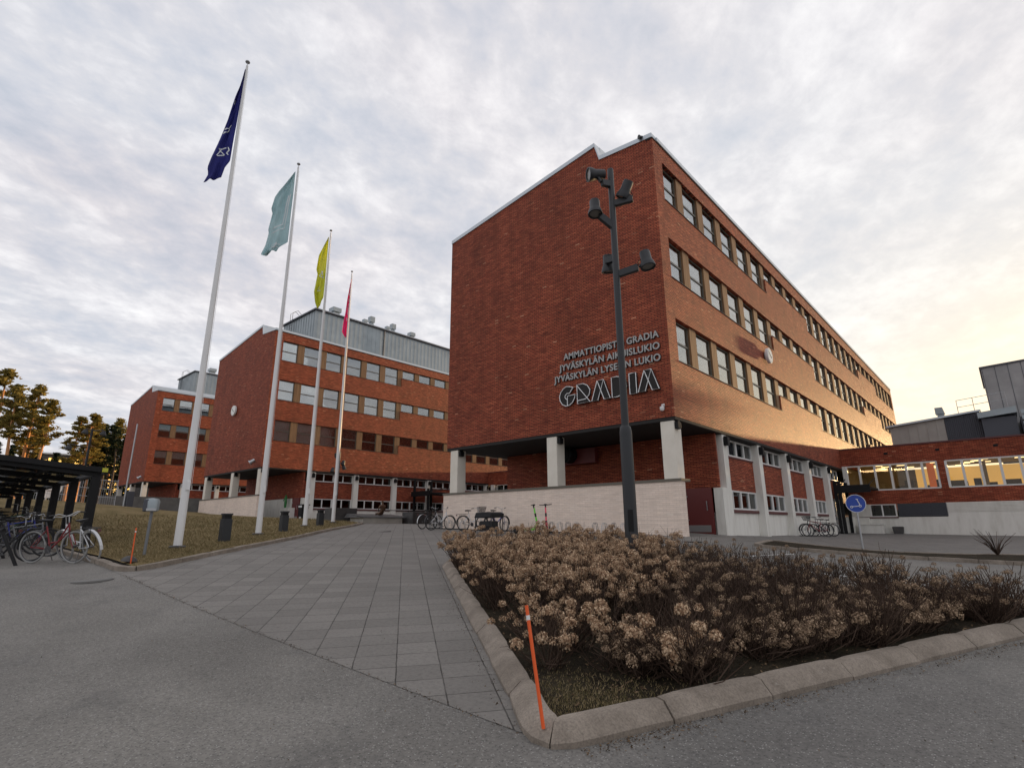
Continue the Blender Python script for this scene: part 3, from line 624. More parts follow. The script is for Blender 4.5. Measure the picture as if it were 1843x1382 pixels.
        one('roof_ladder', 'dark_sheet', T, lambda b: ([b.tube([(px1 - 5.2 + a, py0 - .25, 16.4 + dz), (px1 - 5.2 + a, py0 - .25, pz1 + .9), (px1 - 5.2 + a, py0 + .3, pz1 + 1.3), (px1 - 5.2 + a, py0 + .8, pz1 + .9), (px1 - 5.2 + a, py0 + .9, pz1 + .2)], .025, 6) for a in (0, .5)], [b.tube([(px1 - 5.2, py0 - .25, 16.6 + dz + .32 * q), (px1 - 4.7, py0 - .25, 16.6 + dz + .32 * q)], .018, 5) for q in range(13)]))
    return T
gzf = lambda x, y: tz(x, y)
rr = random.Random(3)
def bl_main(i, k): return rr.choice((1, 1, 1, .85, .72, .6)) if i < 2 else rr.choice((1, .8, .75, .7, .55))
def bl_b(i, k):
    if i == 0: return 1.0 if k < 4 else 0
    if i == 1: return (.95, .52, .5, .5, 0, 0)[k] if k < 6 else 0
    return (1, .55, .55, .55, .5, .5)[k] if k < 6 else .0
mainb = school(0, 0, 0, 27, 63.1, 'nearest red brick school block, with the raised lettering on its windowless end wall', bl_main, 5, gzf, False, {(2, 0), (2, 2), (1, 5), (2, 5)})
bb = school(-38.6, 1.18, 1.04, 14, 63.1, 'middle red brick block behind the flagpoles, with a grey metal plant room on its roof', bl_b, 6, gzf, True, {(2, 4), (2, 5), (2, 6), (1, 3), (1, 4), (1, 5), (1, 6), (0, 5), (0, 6)})
cbk = school(-77.2, 2.4, 2.1, 7, 50, 'farthest red brick block, partly hidden behind the first flagpole', lambda i, k: .5, 3, gzf, True)

# things fixed to the blocks
def clock(name, label, c, ax, r, group=None):
    T = thing(name, label, 'clock', c); ax = Vector(ax); c = Vector(c)
    one('housing', 'white_paint', T, lambda b: b.lathe([(r * .5, -.2), (r * .5, -.12), (r, -.10), (r, .035), (r * .95, .04), (0, .04)], c, ax, 36), smooth=True)
    one('dial', 'clock_face', T, lambda b: b.lathe([(0, .041), (r * .93, .041), (r * .93, .052), (0, .052)], c, ax, 36))
    a = Vector((0, 0, 1)); s = ax.cross(a)
    one('marks', 'black_metal', T, lambda b: [b.obox(c + ax * .056 + (a * math.cos(t) + s * math.sin(t)) * r * .8, a * math.cos(t) + s * math.sin(t), ax, ax.cross(a * math.cos(t) + s * math.sin(t)), r * .05, .004, .007) for t in [R(30 * k) for k in range(12)]])
    for hl, ang, wd in ((.5, -125, .03), (.72, 52, .02)):
        t = R(ang); dv = a * math.cos(t) + s * math.sin(t)
        one('hand', 'black_metal', T, lambda b: b.obox(c + ax * .064 + dv * r * hl * .5, dv, ax, ax.cross(dv), r * hl * .5, .004, wd))
    return T
clock('wall_clock', 'round white clock on the long sunlit window side of the nearest brick block', (-8.8, 31.85, 9.35), (1, 0, 0), .45)
clock('wall_clock', 'round white clock on the windowless end wall of the middle brick block', (-54.7, 20.36, 11.02), (0, -1, 0), .50)
def text_mesh(body, x0, x1, z0, h, y, parent, m, bold=.018, depth=.05):
    cu = bpy.data.curves.new('lettering', 'FONT'); cu.body = body; cu.extrude = .1; cu.offset = bold; cu.space_character = 1.08
    o = bpy.data.objects.new('lettering', cu); C.objects.link(o); dg = bpy.context.evaluated_depsgraph_get(); dg.update()
    me = bpy.data.meshes.new_from_object(o.evaluated_get(dg)); bpy.data.objects.remove(o)
    co = np.array([v.co for v in me.vertices]); mn, mx = co.min(0), co.max(0)
    capz = .729 if False else None
    sx_ = (x1 - x0) / (mx[0] - mn[0]); loc = parent.location
    b0 = 0.0; hcap = .70
    for v in me.vertices:
        x, yv, z = v.co
        v.co = (x0 + (x - mn[0]) * sx_ - loc.x, (y - depth * .5 - (z / .1) * depth * .5) - loc.y, z0 + (yv - b0) * (h / hcap) - loc.z)
    me.materials.clear(); me.materials.append(M[m])
    ob = bpy.data.objects.new('lettering', me); C.objects.link(ob); ob.parent = parent; return ob
YW = 19.37
S1 = thing('building_sign', 'three lines of grey raised capital letters naming the schools, above the large outlined logo', 'sign', (-12, YW, 6.3))
for body, x0, z0 in (('AMMATTIOPISTO GRADIA', -14.12, 7.35), ('JYVÄSKYLÄN AIKUISLUKIO', -14.39, 6.86), ('JYVÄSKYLÄN LYSEON LUKIO', -14.70, 6.37)):
    text_mesh(body, x0, -9.37, z0, .285, YW - .03, S1, 'letter_grey', .022)
    text_mesh(body, x0 + .02, -9.355, z0 - .012, .285, YW - .005, S1, 'black_metal', .03, .02)
S2 = thing('logo_sign', 'big black logo letters outlined in white on the end wall of the nearest block', 'sign', (-12, YW, 5.2))
G = [(-13.6, 5.97), (-13.79, 6.03), (-13.97, 6.06), (-14.14, 5.99), (-14.29, 5.83), (-14.36, 5.65), (-14.33, 5.45), (-14.21, 5.27), (-14.01, 5.17), (-13.82, 5.19), (-13.65, 5.3), (-13.53, 5.48), (-13.5, 5.63), (-13.92, 5.62), (-13.94, 5.17)]
Gi = [(-13.6, 5.97), (-13.8, 5.73), (-13.94, 5.74), (-14.03, 5.67), (-14.06, 5.58), (-13.99, 5.49), (-13.93, 5.46)]
Rr = [(-13.38, 5.32), (-12.95, 5.34), (-12.76, 5.5), (-12.71, 5.72), (-12.84, 5.93), (-13.06, 6.04), (-13.39, 6.04), (-13.39, 5.18), (-12.72, 5.18), (-13.39, 6.01)]
def A_(x): return [(x, 6.04), (x - .31, 5.18), (x, 5.18), (x + .32, 6.04), (x + .61, 5.18), (x + .31, 5.18), (x, 6.04), (x + .32, 6.04)]
D_ = [(-11.36, 5.18), (-11.62, 5.18), (-11.62, 6.04), (-11.35, 6.04), (-11.1, 5.96), (-10.95, 5.78), (-10.92, 5.56), (-11.0, 5.36), (-11.15, 5.23), (-11.36, 5.18)]
I_ = [(-10.78, 6.05), (-10.47, 6.05), (-10.47, 5.18), (-10.78, 5.18), (-10.78, 6.05)]
fills = {'G': [(-13.6, 5.97)] + G[1:13] + [(-13.92, 5.62), (-13.93, 5.46)] + Gi[::-1][1:-1], 'R': [(-13.39, 5.18), (-12.72, 5.18), (-12.93, 5.36), (-12.76, 5.5), (-12.71, 5.72), (-12.84, 5.93), (-13.06, 6.04), (-13.39, 6.04)],
  'A1': [(-12.33, 6.04), (-12.64, 5.18), (-12.33, 5.18), (-12.17, 5.62), (-12.02, 5.18), (-11.72, 5.18), (-12.01, 6.04)], 'D': D_[:-1], 'I': I_[:-1],
  'A2': [(-10.09, 6.06), (-10.4, 5.2), (-10.1, 5.2), (-9.93, 5.63), (-9.78, 5.2), (-9.47, 5.2), (-9.77, 6.06)]}
for nm, strokes in (('G', [G, Gi]), ('R', [Rr]), ('A1', [A_(-12.33)]), ('D', [D_]), ('I', [I_]), ('A2', [[(x, z + .02) for x, z in A_(-10.09)]])):
    b = MB()
    V3 = [Vector((x, z, 0)) for x, z in fills[nm]]; ts = geometry.tessellate_polygon([V3])
    n_ = len(V3); yF, yB = YW - .13, YW - .02
    b.v = [(v.x, yF, v.y) for v in V3] + [(v.x, yB, v.y) for v in V3]
    b.f = [tuple(t) for t in ts] + [tuple(i + n_ for i in t[::-1]) for t in ts] + [(i, (i + 1) % n_, n_ + (i + 1) % n_, n_ + i) for i in range(n_)]; b.m = [0] * len(b.f)
    o = b.build('letter', 'soffit', S2)
    one('outline', 'neon_tube', o, lambda b: [b.tube([(x, YW - .145, z) for x, z in s], .019, 6) for s in strokes], smooth=True)
T = thing('wall_panel', 'dark rusty red board with a black round hood, under the overhang between the pale columns', 'wall panel', (-16.2, 23.38, 3.5))
one('board', 'door_red', T, lambda b: b.box(-17.3, -15.1, 23.05, 23.36, 3.08, 3.85), bevel=.02); one('hood', 'black_metal', T, lambda b: b.lathe([(.42, 0), (.42, .5), (.3, .55), (.3, .6), (0, .6)], (-16.6, 23.04, 3.55), (0, -1, 0), 24), smooth=True)
def security_cam(label, c):
    T = thing('security_camera', label, 'camera', c); x, y, z = c
    one('bracket', 'white_paint', T, lambda b: (b.box(x - .04, x + .04, y - .03, y, z - .05, z + .05), b.tube([(x, y, z), (x, y - .14, z), (x, y - .16, z - .12)], .02, 8)))
    one('dome', 'white_paint', T, lambda b: b.lathe([(.01, -.12), (.06, -.10), (.09, -.04), (.09, .03), (.05, .06), (0, .06)], (x, y - .16, z - .14), (0, 0, 1), 16), smooth=True)
security_cam('small white dome camera on the end wall of the nearest block, below the logo', (-9.42, YW, 4.55))
def floodlight(label, c, d, m='lamp_black', s=1.0, group=None):
    T = thing('floodlight', label, 'floodlight', c, group=group); c = Vector(c); d = Vector(d).normalized()
    one('arm', m, T, lambda b: b.tube([c + Vector((0, .35, 0)), c + Vector((0, 0, -.02))], .035, 8)); one('head', m, T, lambda b: b.lathe([(0, -.3 * s), (.13 * s, -.28 * s), (.14 * s, .0), (.2 * s, .12 * s), (.2 * s, .16 * s), (0, .16 * s)], c, d, 18), smooth=True)
floodlight('silvery floodlight on the lower right corner of the middle block, above its columns', (-48.6, 20.1, 5.55), (-.3, -.6, -.5), 'steel', 1.1)
floodlight('white floodlight on the bottom edge of the farthest block', (-86.6, 21.3, 6.6), (-.3, -.6, -.5), 'steel', 1.1)
floodlight('small dark floodlight perched on the roof corner of the nearest block', (-9.5, 19.26, 16.80), (-.5, -.8, -.1), 'lamp_black', .5)

# ------------------------------------------------------------------ low wing, right of the nearest block
def wing():
    Y = 47.16; X0, X1 = -9.0, 34; T = thing('low_wing', 'low brick and cream wing with a lit glazed corridor at the right', 'building', (X0, Y, -.6))
    one('wall', 'brick', T, lambda b: (b.box(X0, X1, Y, Y + .3, 4.22, 5.42), b.box(X0, X1, Y, Y + .3, 1.42, 2.36), b.box(X0 - 0, X0 + .3, Y + .3, Y + 8, 4.2, 5.42), b.box(-3.28, -2.9, Y, Y + .3, 2.36, 4.22), b.box(X1 - .3, X1, Y, Y + 12, -2, 5.42)))
    one('coping', 'sill_red', T, lambda b: b.box(X0 + .01, X1 + .05, Y - .05, Y + .4, 5.42, 5.52))
    one('roof', 'roofing', T, lambda b: b.box(X0 + .3, X1 - .3, Y + .3, Y + 14, 5.0, 5.2))
    one('plinth', 'plaster', T, lambda b: (b.box(X0, X1, Y + .02, Y + .3, -2, .50), b.box(X0, -7.68, Y + .02, Y + .3, .5, 1.42), b.box(-3.25, X1, Y + .02, Y + .3, .5, 1.42)))
    one('ribbed_band', 'plaster', T, lambda b: [b.box(-3.2, X1, Y - .01, Y + .02, .82 + .085 * q, .87 + .085 * q) for q in range(7)])
    one('ledge', 'sill_red', T, lambda b: b.box(-8.6, -6.0, Y - .07, Y + .02, .44, .52))
    # lower windows and louvres
    o = one('window', 'white_frame', T, lambda b: [b.box(x - .045, x + .045, Y + .06, Y + .14, .53, 1.4) for x in (-7.62, -6.9, -6.1)] + [b.box(-7.62, -6.1, Y + .061, Y + .139, z, z + .07) for z in (.52, 1.33)])
    one('pane', 'glass_dark', o, lambda b: b.box(-7.6, -6.12, Y + .09, Y + .1, .55, 1.38)); one('blind', 'blind', o, lambda b: b.box(-7.6, -6.12, Y + .2, Y + .21, .55, 1.38))
    one('louvre', 'dark_sheet', T, lambda b: [b.box(-5.95 + .92 * k, -5.06 + .92 * k, Y - .02 , Y + .05, .56 + .07 * q, .6 + .07 * q) for k in range(3) for q in range(12)] + [b.box(-5.98, -3.22, Y + .05, Y + .1, .52, 1.41)])
    # upper strip windows
    def strip(xs):
        o = MB()
        for x in xs: o.box(x - .07, x + .07, Y + .03, Y + .2, 2.4, 4.18)
        o.box(xs[0], xs[-1], Y + .031, Y + .199, 2.36, 2.45); o.box(xs[0], xs[-1], Y + .031, Y + .199, 4.12, 4.22)
        w_ = o.build('window', 'white_frame', T); one('pane', 'glass_clear', w_, lambda b: b.box(xs[0], xs[-1], Y + .1, Y + .11, 2.44, 4.13)); return w_
    strip([-8.75, -7.92, -6.95, -5.99, -5.06, -4.15, -3.33]); strip([-2.83, -1.97, -1.04, -.06, .91, 1.9]); strip([1.9 + .97 * k for k in range(1, 12)]); strip([14 + .97 * k for k in range(0, 12)])
    # corridor behind the glass; wall, floor and one pillar emit as painted-in light
    one('interior_wall', 'glow_wall', T, lambda b: (b.box(-5.2, X1 - .4, Y + 6.4, Y + 6.5, 2.3, 4.2), b.box(-8.9, X1 - .4, Y + .3, Y + 6.4, 2.2, 2.3)))
    one('interior_back', 'room', T, lambda b: (b.box(-8.9, -5.2, Y + 6.4, Y + 6.5, 2.3, 4.2), b.box(-8.9, X1 - .4, Y + .31, Y + 6.5, 4.35, 4.4), b.box(X0 + .05, X0 + .1, Y + .3, Y + 6.4, 2.2, 4.4)))
    one('pillar', 'orange_glow_wall', T, lambda b: b.box(-4.1, -3.7, Y + 2.3, Y + 2.9, 2.3, 4.3)); one('pillar', 'room', T, lambda b: [b.box(x, x + .35, Y + 3.5, Y + 3.9, 2.3, 4.3) for x in (-6.6, -1.2, 2.5, 6)])
    rq = random.Random(5)
    for k in range(44):
        x = rq.uniform(-7.5, 10); y = Y + rq.uniform(1, 6); one('ceiling_lamp', 'lamp_glow', T, lambda b: b.box(x, x + .55, y, y + .10, 4.26, 4.29))
    one('furniture', 'room_dark', T, lambda b: [b.box(x, x + rq.uniform(.3, 1.1), Y + 2 + rq.random() * 3, Y + 5.2, 2.3, 2.3 + rq.uniform(.3, .9)) for x in [rq.uniform(-7, 10) for _ in range(16)]])
    for x in (-6.1, -3.12, -.09, 3.1, 6.2): one('air_brick', 'black_metal', T, lambda b: b.box(x - .12, x + .12, Y - .04, Y + .01, 4.88, 5.02))
    # entrance corner: pale return walls and door
    one('entrance_wall', 'plaster', T, lambda b: b.box(-9.36, -8.6, Y - 1.2, Y, -1.5, .52)); one('side_ledge', 'plaster', T, lambda b: b.box(-8.6, -7.75, Y - .35, Y + .0, -1.5, .48)); one('corner_post', 'plaster', T, lambda b: b.box(-8.98, -8.74, Y - .12, Y + .02, 2.3, 4.2))
    return T
wing()
# steel sheds and plant behind the wing
T = thing('roof_shed', 'long pale panelled shed with a dark corrugated middle, on the low wing roof', 'roof shed', (-4, 55, 5.2))
Y = 55
one('panel_wall', 'zinc_pale', T, lambda b: (b.prism([(-6.5, Y, 5.2), (-2.85, Y, 5.2), (-2.85, Y, 8.25), (-6.5, Y, 7.85)], (0, 9, 0)), [b.box(-6.5 + .62 * k, -6.47 + .62 * k, Y - .03, Y, 5.2, 7.85 + .065 * k) for k in range(6)]))
one('corrugated_wall', 'dark_sheet', T, lambda b: (b.prism([(-2.84, Y, 5.2), (-.6, Y, 5.2), (-.6, Y, 8.42), (-2.84, Y, 8.2)], (0, 9, 0)), [b.tube([(-2.8 + .12 * k, Y, 5.2), (-2.8 + .12 * k, Y, 8.2 + .01 * k)], .035, 6) for k in range(19)]))
one('roof', 'coping', T, lambda b: b.prism([(-6.75, Y - .25, 7.86), (-.5, Y - .25, 8.44), (-.5, Y - .25, 8.58), (-6.75, Y - .25, 8.0)], (0, 9.5, 0)))
T = thing('roof_vent', 'pale box vent standing on the sloping shed roof behind the low wing', 'roof vent', (-3, 55.4, 8.3))
one('base', 'zinc', T, lambda b: b.box(-3.2, -2.75, 55.1, 55.6, 8.2, 8.6)); one('cowl', 'zinc', T, lambda b: b.prism([(-3.3, 55, 8.6), (-2.7, 55, 8.6), (-2.8, 55, 9.12), (-3.3, 55, 9.12)], (0, .7, 0)))
T = thing('plant_room', 'dark grey sheet metal plant room between the corrugated shed and the tall metal block', 'building', (.3, 55, 5.2))
one('wall', 'dark_sheet', T, lambda b: (b.box(-.58, 1.4, 54.2, 60, 5.2, 7.75), b.box(1.6, 8, 54.0, 60, 5.2, 7.6)))
one('roof', 'zinc', T, lambda b: b.prism([(-.75, 53.9, 7.76), (1.5, 53.9, 7.95), (1.5, 53.9, 8.42), (-.75, 53.9, 8.2)], (0, 6, 0)))
one('duct', 'zinc', T, lambda b: [b.box(1.7, 7, 53.4 + .1 * q, 54, 6.0 + .45 * q, 6.3 + .45 * q) for q in range(5)])
T = thing('metal_tower_block', 'tall grey sheet metal block rising behind the low wing at the right', 'building', (.1, 57, 5.2))
one('wall', 'zinc_dull', T, lambda b: b.prism([(.1, 57, 5.2), (9, 57, 5.2), (9, 57, 12.6), (.05, 57, 12.2)], (0, 9, 0))); one('seam', 'dark_sheet', T, lambda b: [b.box(.1 + .78 * k, .13 + .78 * k, 56.97, 57.0, 8, 12.2 + .03 * k) for k in range(11)])
one('coping', 'dark_sheet', T, lambda b: b.prism([(-.05, 56.9, 12.2), (9.1, 56.9, 12.6), (9.1, 56.9, 12.72), (-.05, 56.9, 12.32)], (0, 9.2, 0)))
T = thing('roof_railing', 'thin tubular safety railing on the shed roof before the tall metal block', 'railing', (-.5, 55, 8.5))
one('rail', 'steel', T, lambda b: [b.tube([(-1.85, 55, z), (1.15, 55, z + .25)], .022, 6) for z in (8.95, 9.5)]); 
for x in (-1.85, -.85, .15, 1.1): one('post', 'steel', T, lambda b: b.tube([(x, 55, 8.3), (x, 55, 9.52 + .08 * (x + 1.85))], .022, 6))
# link wing seen through the passage between the two front blocks
T = thing('link_wing', 'low brick link with a glazed entrance, seen through the passage left of the pale column', 'building', (-34, 48.5, .2)); LB = 48.6
one('wall', 'brick', T, lambda b: (b.box(-48.5, -21.5, LB, LB + .3, 4.9, 6.4), b.box(-34, -21.5, LB, LB + .3, -1, 4.9)))
one('coping', 'sill_red', T, lambda b: b.box(-48.5, -21.5, LB - .05, LB + .35, 6.4, 6.5)); one('roof', 'roofing', T, lambda b: b.box(-48.5, -21.5, LB + .3, LB + 8, 6.0, 6.1))
for x in (-46.9, -43.0, -38.5): one('pilaster', 'plaster', T, lambda b: b.box(x, x + .5, LB - .3, LB, -1, 4.9))
o = one('window', 'white_frame', T, lambda b: [b.box(-46.3 + 1.1 * k, -46.2 + 1.1 * k, LB + .1, LB + .2, 0, 4.9) for k in range(11)] + [b.box(-46.3, -34, LB + .1, LB + .19, z, z + .1) for z in (.1, 2.9, 4.8)])
one('pane', 'glass_dark', o, lambda b: b.box(-46.3, -34, LB + .14, LB + .15, 0, 4.9)); one('interior_wall', 'room_dark', T, lambda b: b.box(-48, -34, LB + 4, LB + 4.1, 0, 4.9))

# canopies
def canopy(label, x0, x1, y0, y1, zt, zg, posts):
    T = thing('entrance_canopy', label, 'canopy', (x0, y0, zg))
    one('roof', 'black_metal', T, lambda b: (b.box(x0, x1, y0, y1, zt, zt + .16), b.box(x0, x1, y0 - .02, y0 + .1, zt - .22, zt + .3)), bevel=.01)
    for (x, y, h) in posts: one('post', 'black_metal', T, lambda b: b.box(x - .1, x + .1, y - .1, y + .1, zg - .4, zt + h), bevel=.01)
    one('brace', 'black_metal', T, lambda b: (b.tube([(x0 + .2, y0 + .1, zt + .16), (x0 + .1, y1, zt + .9)], .04, 6), b.tube([(x1 - .2, y0 + .1, zt + .16), (x1 - .1, y1, zt + .9)], .04, 6)))
    return T
canopy('black steel canopy over the entrance in the corner beside the low wing', -9.0, -6.9, 43.9, 47.0, 2.35, -.65, [(-8.75, 44.0, .62), (-8.72, 46.0, .6), (-9.0, 44.0, .6)])
T = thing('entrance_door', 'white framed glazed door under the black canopy in the right corner', 'door', (-9.2, 45, -.6))
one('frame', 'white_frame', T, lambda b: [b.box(-9.34, -9.22, 44.4 + k * .75, 44.5 + k * .75, -.6, 1.75) for k in range(3)] + [b.box(-9.34, -9.221, 44.4, 45.95, z, z + .12) for z in (-.6, .35, 1.65)])
one('pane', 'glass_dark', T, lambda b: b.box(-9.30, -9.28, 44.45, 45.95, -.5, 1.7))
canopy('wide black canopy over the entrance of the middle block, behind the bicycles', -47.6, -44.6, 36.8, 41.6, 3.35, .6, [(-45.0, 37.0, .55), (-45.0, 41.3, .55), (-47.3, 37.0, 1.5), (-47.3, 39.3, 1.5)])
T = thing('planter', 'dark square planter tub on the paving by the cream wall of the low wing', 'planter', (-6.1, 46.9, -.62))
one('tub', 'dark_stone', T, lambda b: b.prism([(-6.35, 46.5, -.66), (-5.85, 46.5, -.66), (-5.77, 46.5, -.16), (-6.43, 46.5, -.16)], (0, .5, 0)), bevel=.02); one('soil', 'soil', T, lambda b: b.box(-6.36, -5.84, 46.55, 46.95, -.155, -.14))
T = thing('ramp_wall', 'low white rendered ledge beside the black canopy at the low wing', 'wall', (-7.4, 46.4, -.6))
one('ledge', 'plaster', T, lambda b: (b.box(-8.3, -6.9, 46.2, 46.9, -1, -.02), b.box(-8.35, -6.85, 46.15, 46.95, -.02, .03)), bevel=.015)

# ------------------------------------------------------------------ flagpoles and flags
POLES = [(-16.18, 5.08), (-20.21, 8.89), (-24.55, 12.91), (-28.32, 16.54)]
PH = 15.36
nth = ['nearest', 'second', 'third', 'farthest']
def flag_mesh(P, hoist, fly, rip, dx=0):
    P = Vector((P[0], P[1], 0)); n = P.normalized(); r_ = Vector((n.y, -n.x, 0))
    def interp(tab, t):
        L = [0]
        for a, b_ in zip(tab, tab[1:]): L.append(L[-1] + math.dist(a, b_))
        s = t * L[-1]
        for k in range(len(tab) - 1):
            if s <= L[k + 1] + 1e-9: q = (s - L[k]) / max(L[k + 1] - L[k], 1e-6); return (tab[k][0] + q * (tab[k + 1][0] - tab[k][0]), tab[k][1] + q * (tab[k + 1][1] - tab[k][1]))
        return tab[-1]
    nu, nv = 16, 44; vs = []; D = {}
    for j in range(nv + 1):
        t = j / nv; a = interp(hoist, t); b_ = interp(fly, t)
        for i in range(nu + 1):
            s = i / nu; x = a[0] + (b_[0] - a[0]) * s; z = a[1] + (b_[1] - a[1]) * s
            dep = rip * math.sin(s * 9.5 + t * 5 + P.x) * (s ** .6) * (.35 + .65 * t) + .5 * rip * math.sin(s * 17 - t * 9)* s
            vs.append(P + r_ * (x + dx) - n * (dep) + Vector((0, 0, z)))
    fs = [(j * (nu + 1) + i, j * (nu + 1) + i + 1, (j + 1) * (nu + 1) + i + 1, (j + 1) * (nu + 1) + i) for j in range(nv) for i in range(nu)]
    return vs, fs, nu, nv, n
FL = [
 ('flag_navy', 'navy blue', [(-.03, 14.53), (-.04, 13.86), (-.05, 12.9), (-.06, 12.41), (-.08, 11.69), (-.09, 11.02), (-.2, 10.75), (-.26, 10.37)], [(-.05, 14.49), (-.12, 13.81), (-.2, 13.29), (-.31, 12.38), (-.46, 11.62), (-.6, 10.99), (-.66, 10.61), (-.61, 10.39), (-.70, 10.07)], .09),
 ('flag_teal', 'pale teal', [(-.09, 14.68), (-.08, 13.65), (-.09, 12.8), (-.09, 12.17), (-.09, 11.33), (-.39, 11.05), (-.46, 10.85)], [(-.12, 14.6), (-.41, 13.98), (-.63, 13.54), (-.76, 13.24), (-.85, 12.69), (-.78, 12.55), (-.87, 11.81), (-.83, 11.66), (-.9, 11.04), (-1.03, 10.56), (-.94, 10.5), (-.78, 10.8)], .13),
 ('flag_lime', 'lime yellow', [(-.07, 14.98), (-.07, 13.6), (-.07, 12.31), (-.08, 11.48), (-.16, 11.3), (-.21, 11.01)], [(-.1, 14.9), (-.28, 14.46), (-.48, 13.84), (-.54, 12.98), (-.46, 12.74), (-.56, 11.71), (-.46, 11.1), (-.34, 10.8)], .12),
 ('flag_pink', 'bright pink', [(.02, 15.1), (.03, 13.42), (.02, 12.38), (.02, 11.55), (.0, 11.2)], [(-.02, 15.0), (-.10, 14.15), (-.16, 13.54), (-.2, 12.79), (-.27, 12.18), (-.31, 11.52), (-.1, 11.16)], .10)]
for k, (x, y) in enumerate(POLES):
    z0 = tz(x, y); T = thing('flagpole', f'{nth[k]} white flagpole in the lawn, the one flying the {FL[k][1]} flag', 'flagpole', (x, y, z0), 0, 'white flagpoles along the lawn edge')
    zt = (z0 + PH)
    one('pole', 'pole_white', T, lambda b: b.tube([(x, y, z0 - .1), (x, y, z0 + 1.3), (x, y, z0 + 6), (x, y, zt - .12)], [.105, .10, .078, .034], 20), smooth=True)
    one('base_ring', 'dark_stone', T, lambda b: b.lathe([(.2, -.06), (.2, .05), (.17, .07), (.1, .075)], (x, y, z0 + .06), (0, 0, 1), 20))
    one('finial', 'steel', T, lambda b: b.lathe([(.01, 0), (.012, .12), (.05, .13), (.075, .16), (.06, .2), (.02, .22)], (x, y, zt - .14), (0, 0, 1), 14), smooth=True)
    n = Vector((x, y, 0)).normalized(); r_ = Vector((n.y, -n.x, 0))
    one('cleat', 'white_paint', T, lambda b: b.obox(Vector((x, y, z0 + 1.65)) - n * .1 + r_ * .05, r_, n, (0, 0, 1), .04, .03, .12), bevel=.01)
    one('halyard', 'white_paint', T, lambda b: b.tube([(x + r_.x * .12, y + r_.y * .12, z0 + 1.6), (x + r_.x * .05, y + r_.y * .05, zt - .3)], .005, 4))
    m_, cn, ho, fy, rp = FL[k]; b = MB(); vs, fs, nu, nv, nn = flag_mesh((x, y), ho, fy, rp)
    b.add(vs, fs); o = b.build('flag', m_, None, True); o.modifiers.new('t', 'SOLIDIFY').thickness = .006
    tag(o, f'limp {cn} banner flag with a pale printed logo hanging from its pole', 'flag', 'school flags')
    # printed marks: small quads lifted off the cloth following its folds
    pm = MB()
    def fp(s, t, lift=.012):
        i = min(max(s, 0), .999) * nu; j = min(max(t, 0), .999) * nv; i0, j0 = int(i), int(j); u, v = i - i0, j - j0; g = lambda a, c: vs[c * (nu + 1) + a]
        return g(i0, j0) * (1 - u) * (1 - v) + g(i0 + 1, j0) * u * (1 - v) + g(i0, j0 + 1) * (1 - u) * v + g(i0 + 1, j0 + 1) * u * v - nn * lift
    def stroke(a, c, wd=.035):
        K = 8; L = []; 
        for q in range(K + 1):
            s = a[0] + (c[0] - a[0]) * q / K; t = a[1] + (c[1] - a[1]) * q / K; L.append(fp(s, t))
        dirv = (L[-1] - L[0]).normalized(); sd_ = dirv.cross(nn).normalized() * wd * .5; vv = []
        for p in L: vv += [p + sd_, p - sd_]
        pm.add(vv, [(2 * q, 2 * q + 1, 2 * q + 3, 2 * q + 2) for q in range(K)])
    if k == 0: ST = [((.35, .72), (.75, .73)), ((.75, .73), (.35, .78)), ((.35, .78), (.75, .79)), ((.75, .79), (.62, .73)), ((.25, .72), (.15, .75)), ((.15, .75), (.27, .77)), ((.27, .77), (.15, .79)), ((.9, .56), (.45, .52)), ((.9, .60), (.5, .55)), ((.95, .3), (.85, .32))]
    elif k == 1: ST = [((.25, .30), (.35, .62)), ((.35, .62), (.85, .66)), ((.16, .28), (.24, .66)), ((.24, .66), (.85, .70)), ((.3, .84), (.7, .83)), ((.3, .88), (.7, .87)), ((.5, .82), (.5, .89))]
    elif k == 2: ST = [((.3, .5), (.75, .56)), ((.75, .56), (.25, .60)), ((.25, .60), (.5, .50)), ((.5, .72), (.7, .76)), ((.7, .76), (.35, .78))]
    else: ST = [((.45, .2), (.4, .3)), ((.4, .34), (.55, .40)), ((.3, .44), (.6, .5)), ((.4, .5), (.4, .62)), ((.5, .66), (.45, .72))]
    for a, c in ST: stroke(a, c)
    pmo = pm.build('print', 'flag_print', None); pmo.parent = o

# ------------------------------------------------------------------ lamp post in the bed
LX, LY = -5.45, 9.45; LZ = tz(LX, LY)
T = thing('lamp_post', 'tall black steel lamp post with five spotlights, rising from the hydrangea bed', 'lamp post', (LX, LY, LZ))
n = Vector((LX, LY, 0)).normalized(); rv = Vector((n.y, -n.x, 0)); Zv = Vector((0, 0, 1)); LP = Vector((LX, LY, 0))
def lp(r_, z, d=0): return LP + rv * r_ - n * d + Zv * z
one('lower_pole', 'lamp_black', T, lambda b: b.lathe([(.125, LZ), (.122, 1.80), (.105, 1.9), (.076, 1.93)], (LX, LY, 0), (0, 0, 1), 24), smooth=True)
one('upper_pole', 'lamp_black', T, lambda b: b.lathe([(.075, 1.9), (.068, 7.80), (.06, 7.82), (0, 7.82)], (LX, LY, 0), (0, 0, 1), 24), smooth=True)
one('hatch', 'black_metal', T, lambda b: b.obox(lp(0, .1, .118), rv, n, Zv, .05, .012, .2), bevel=.004)
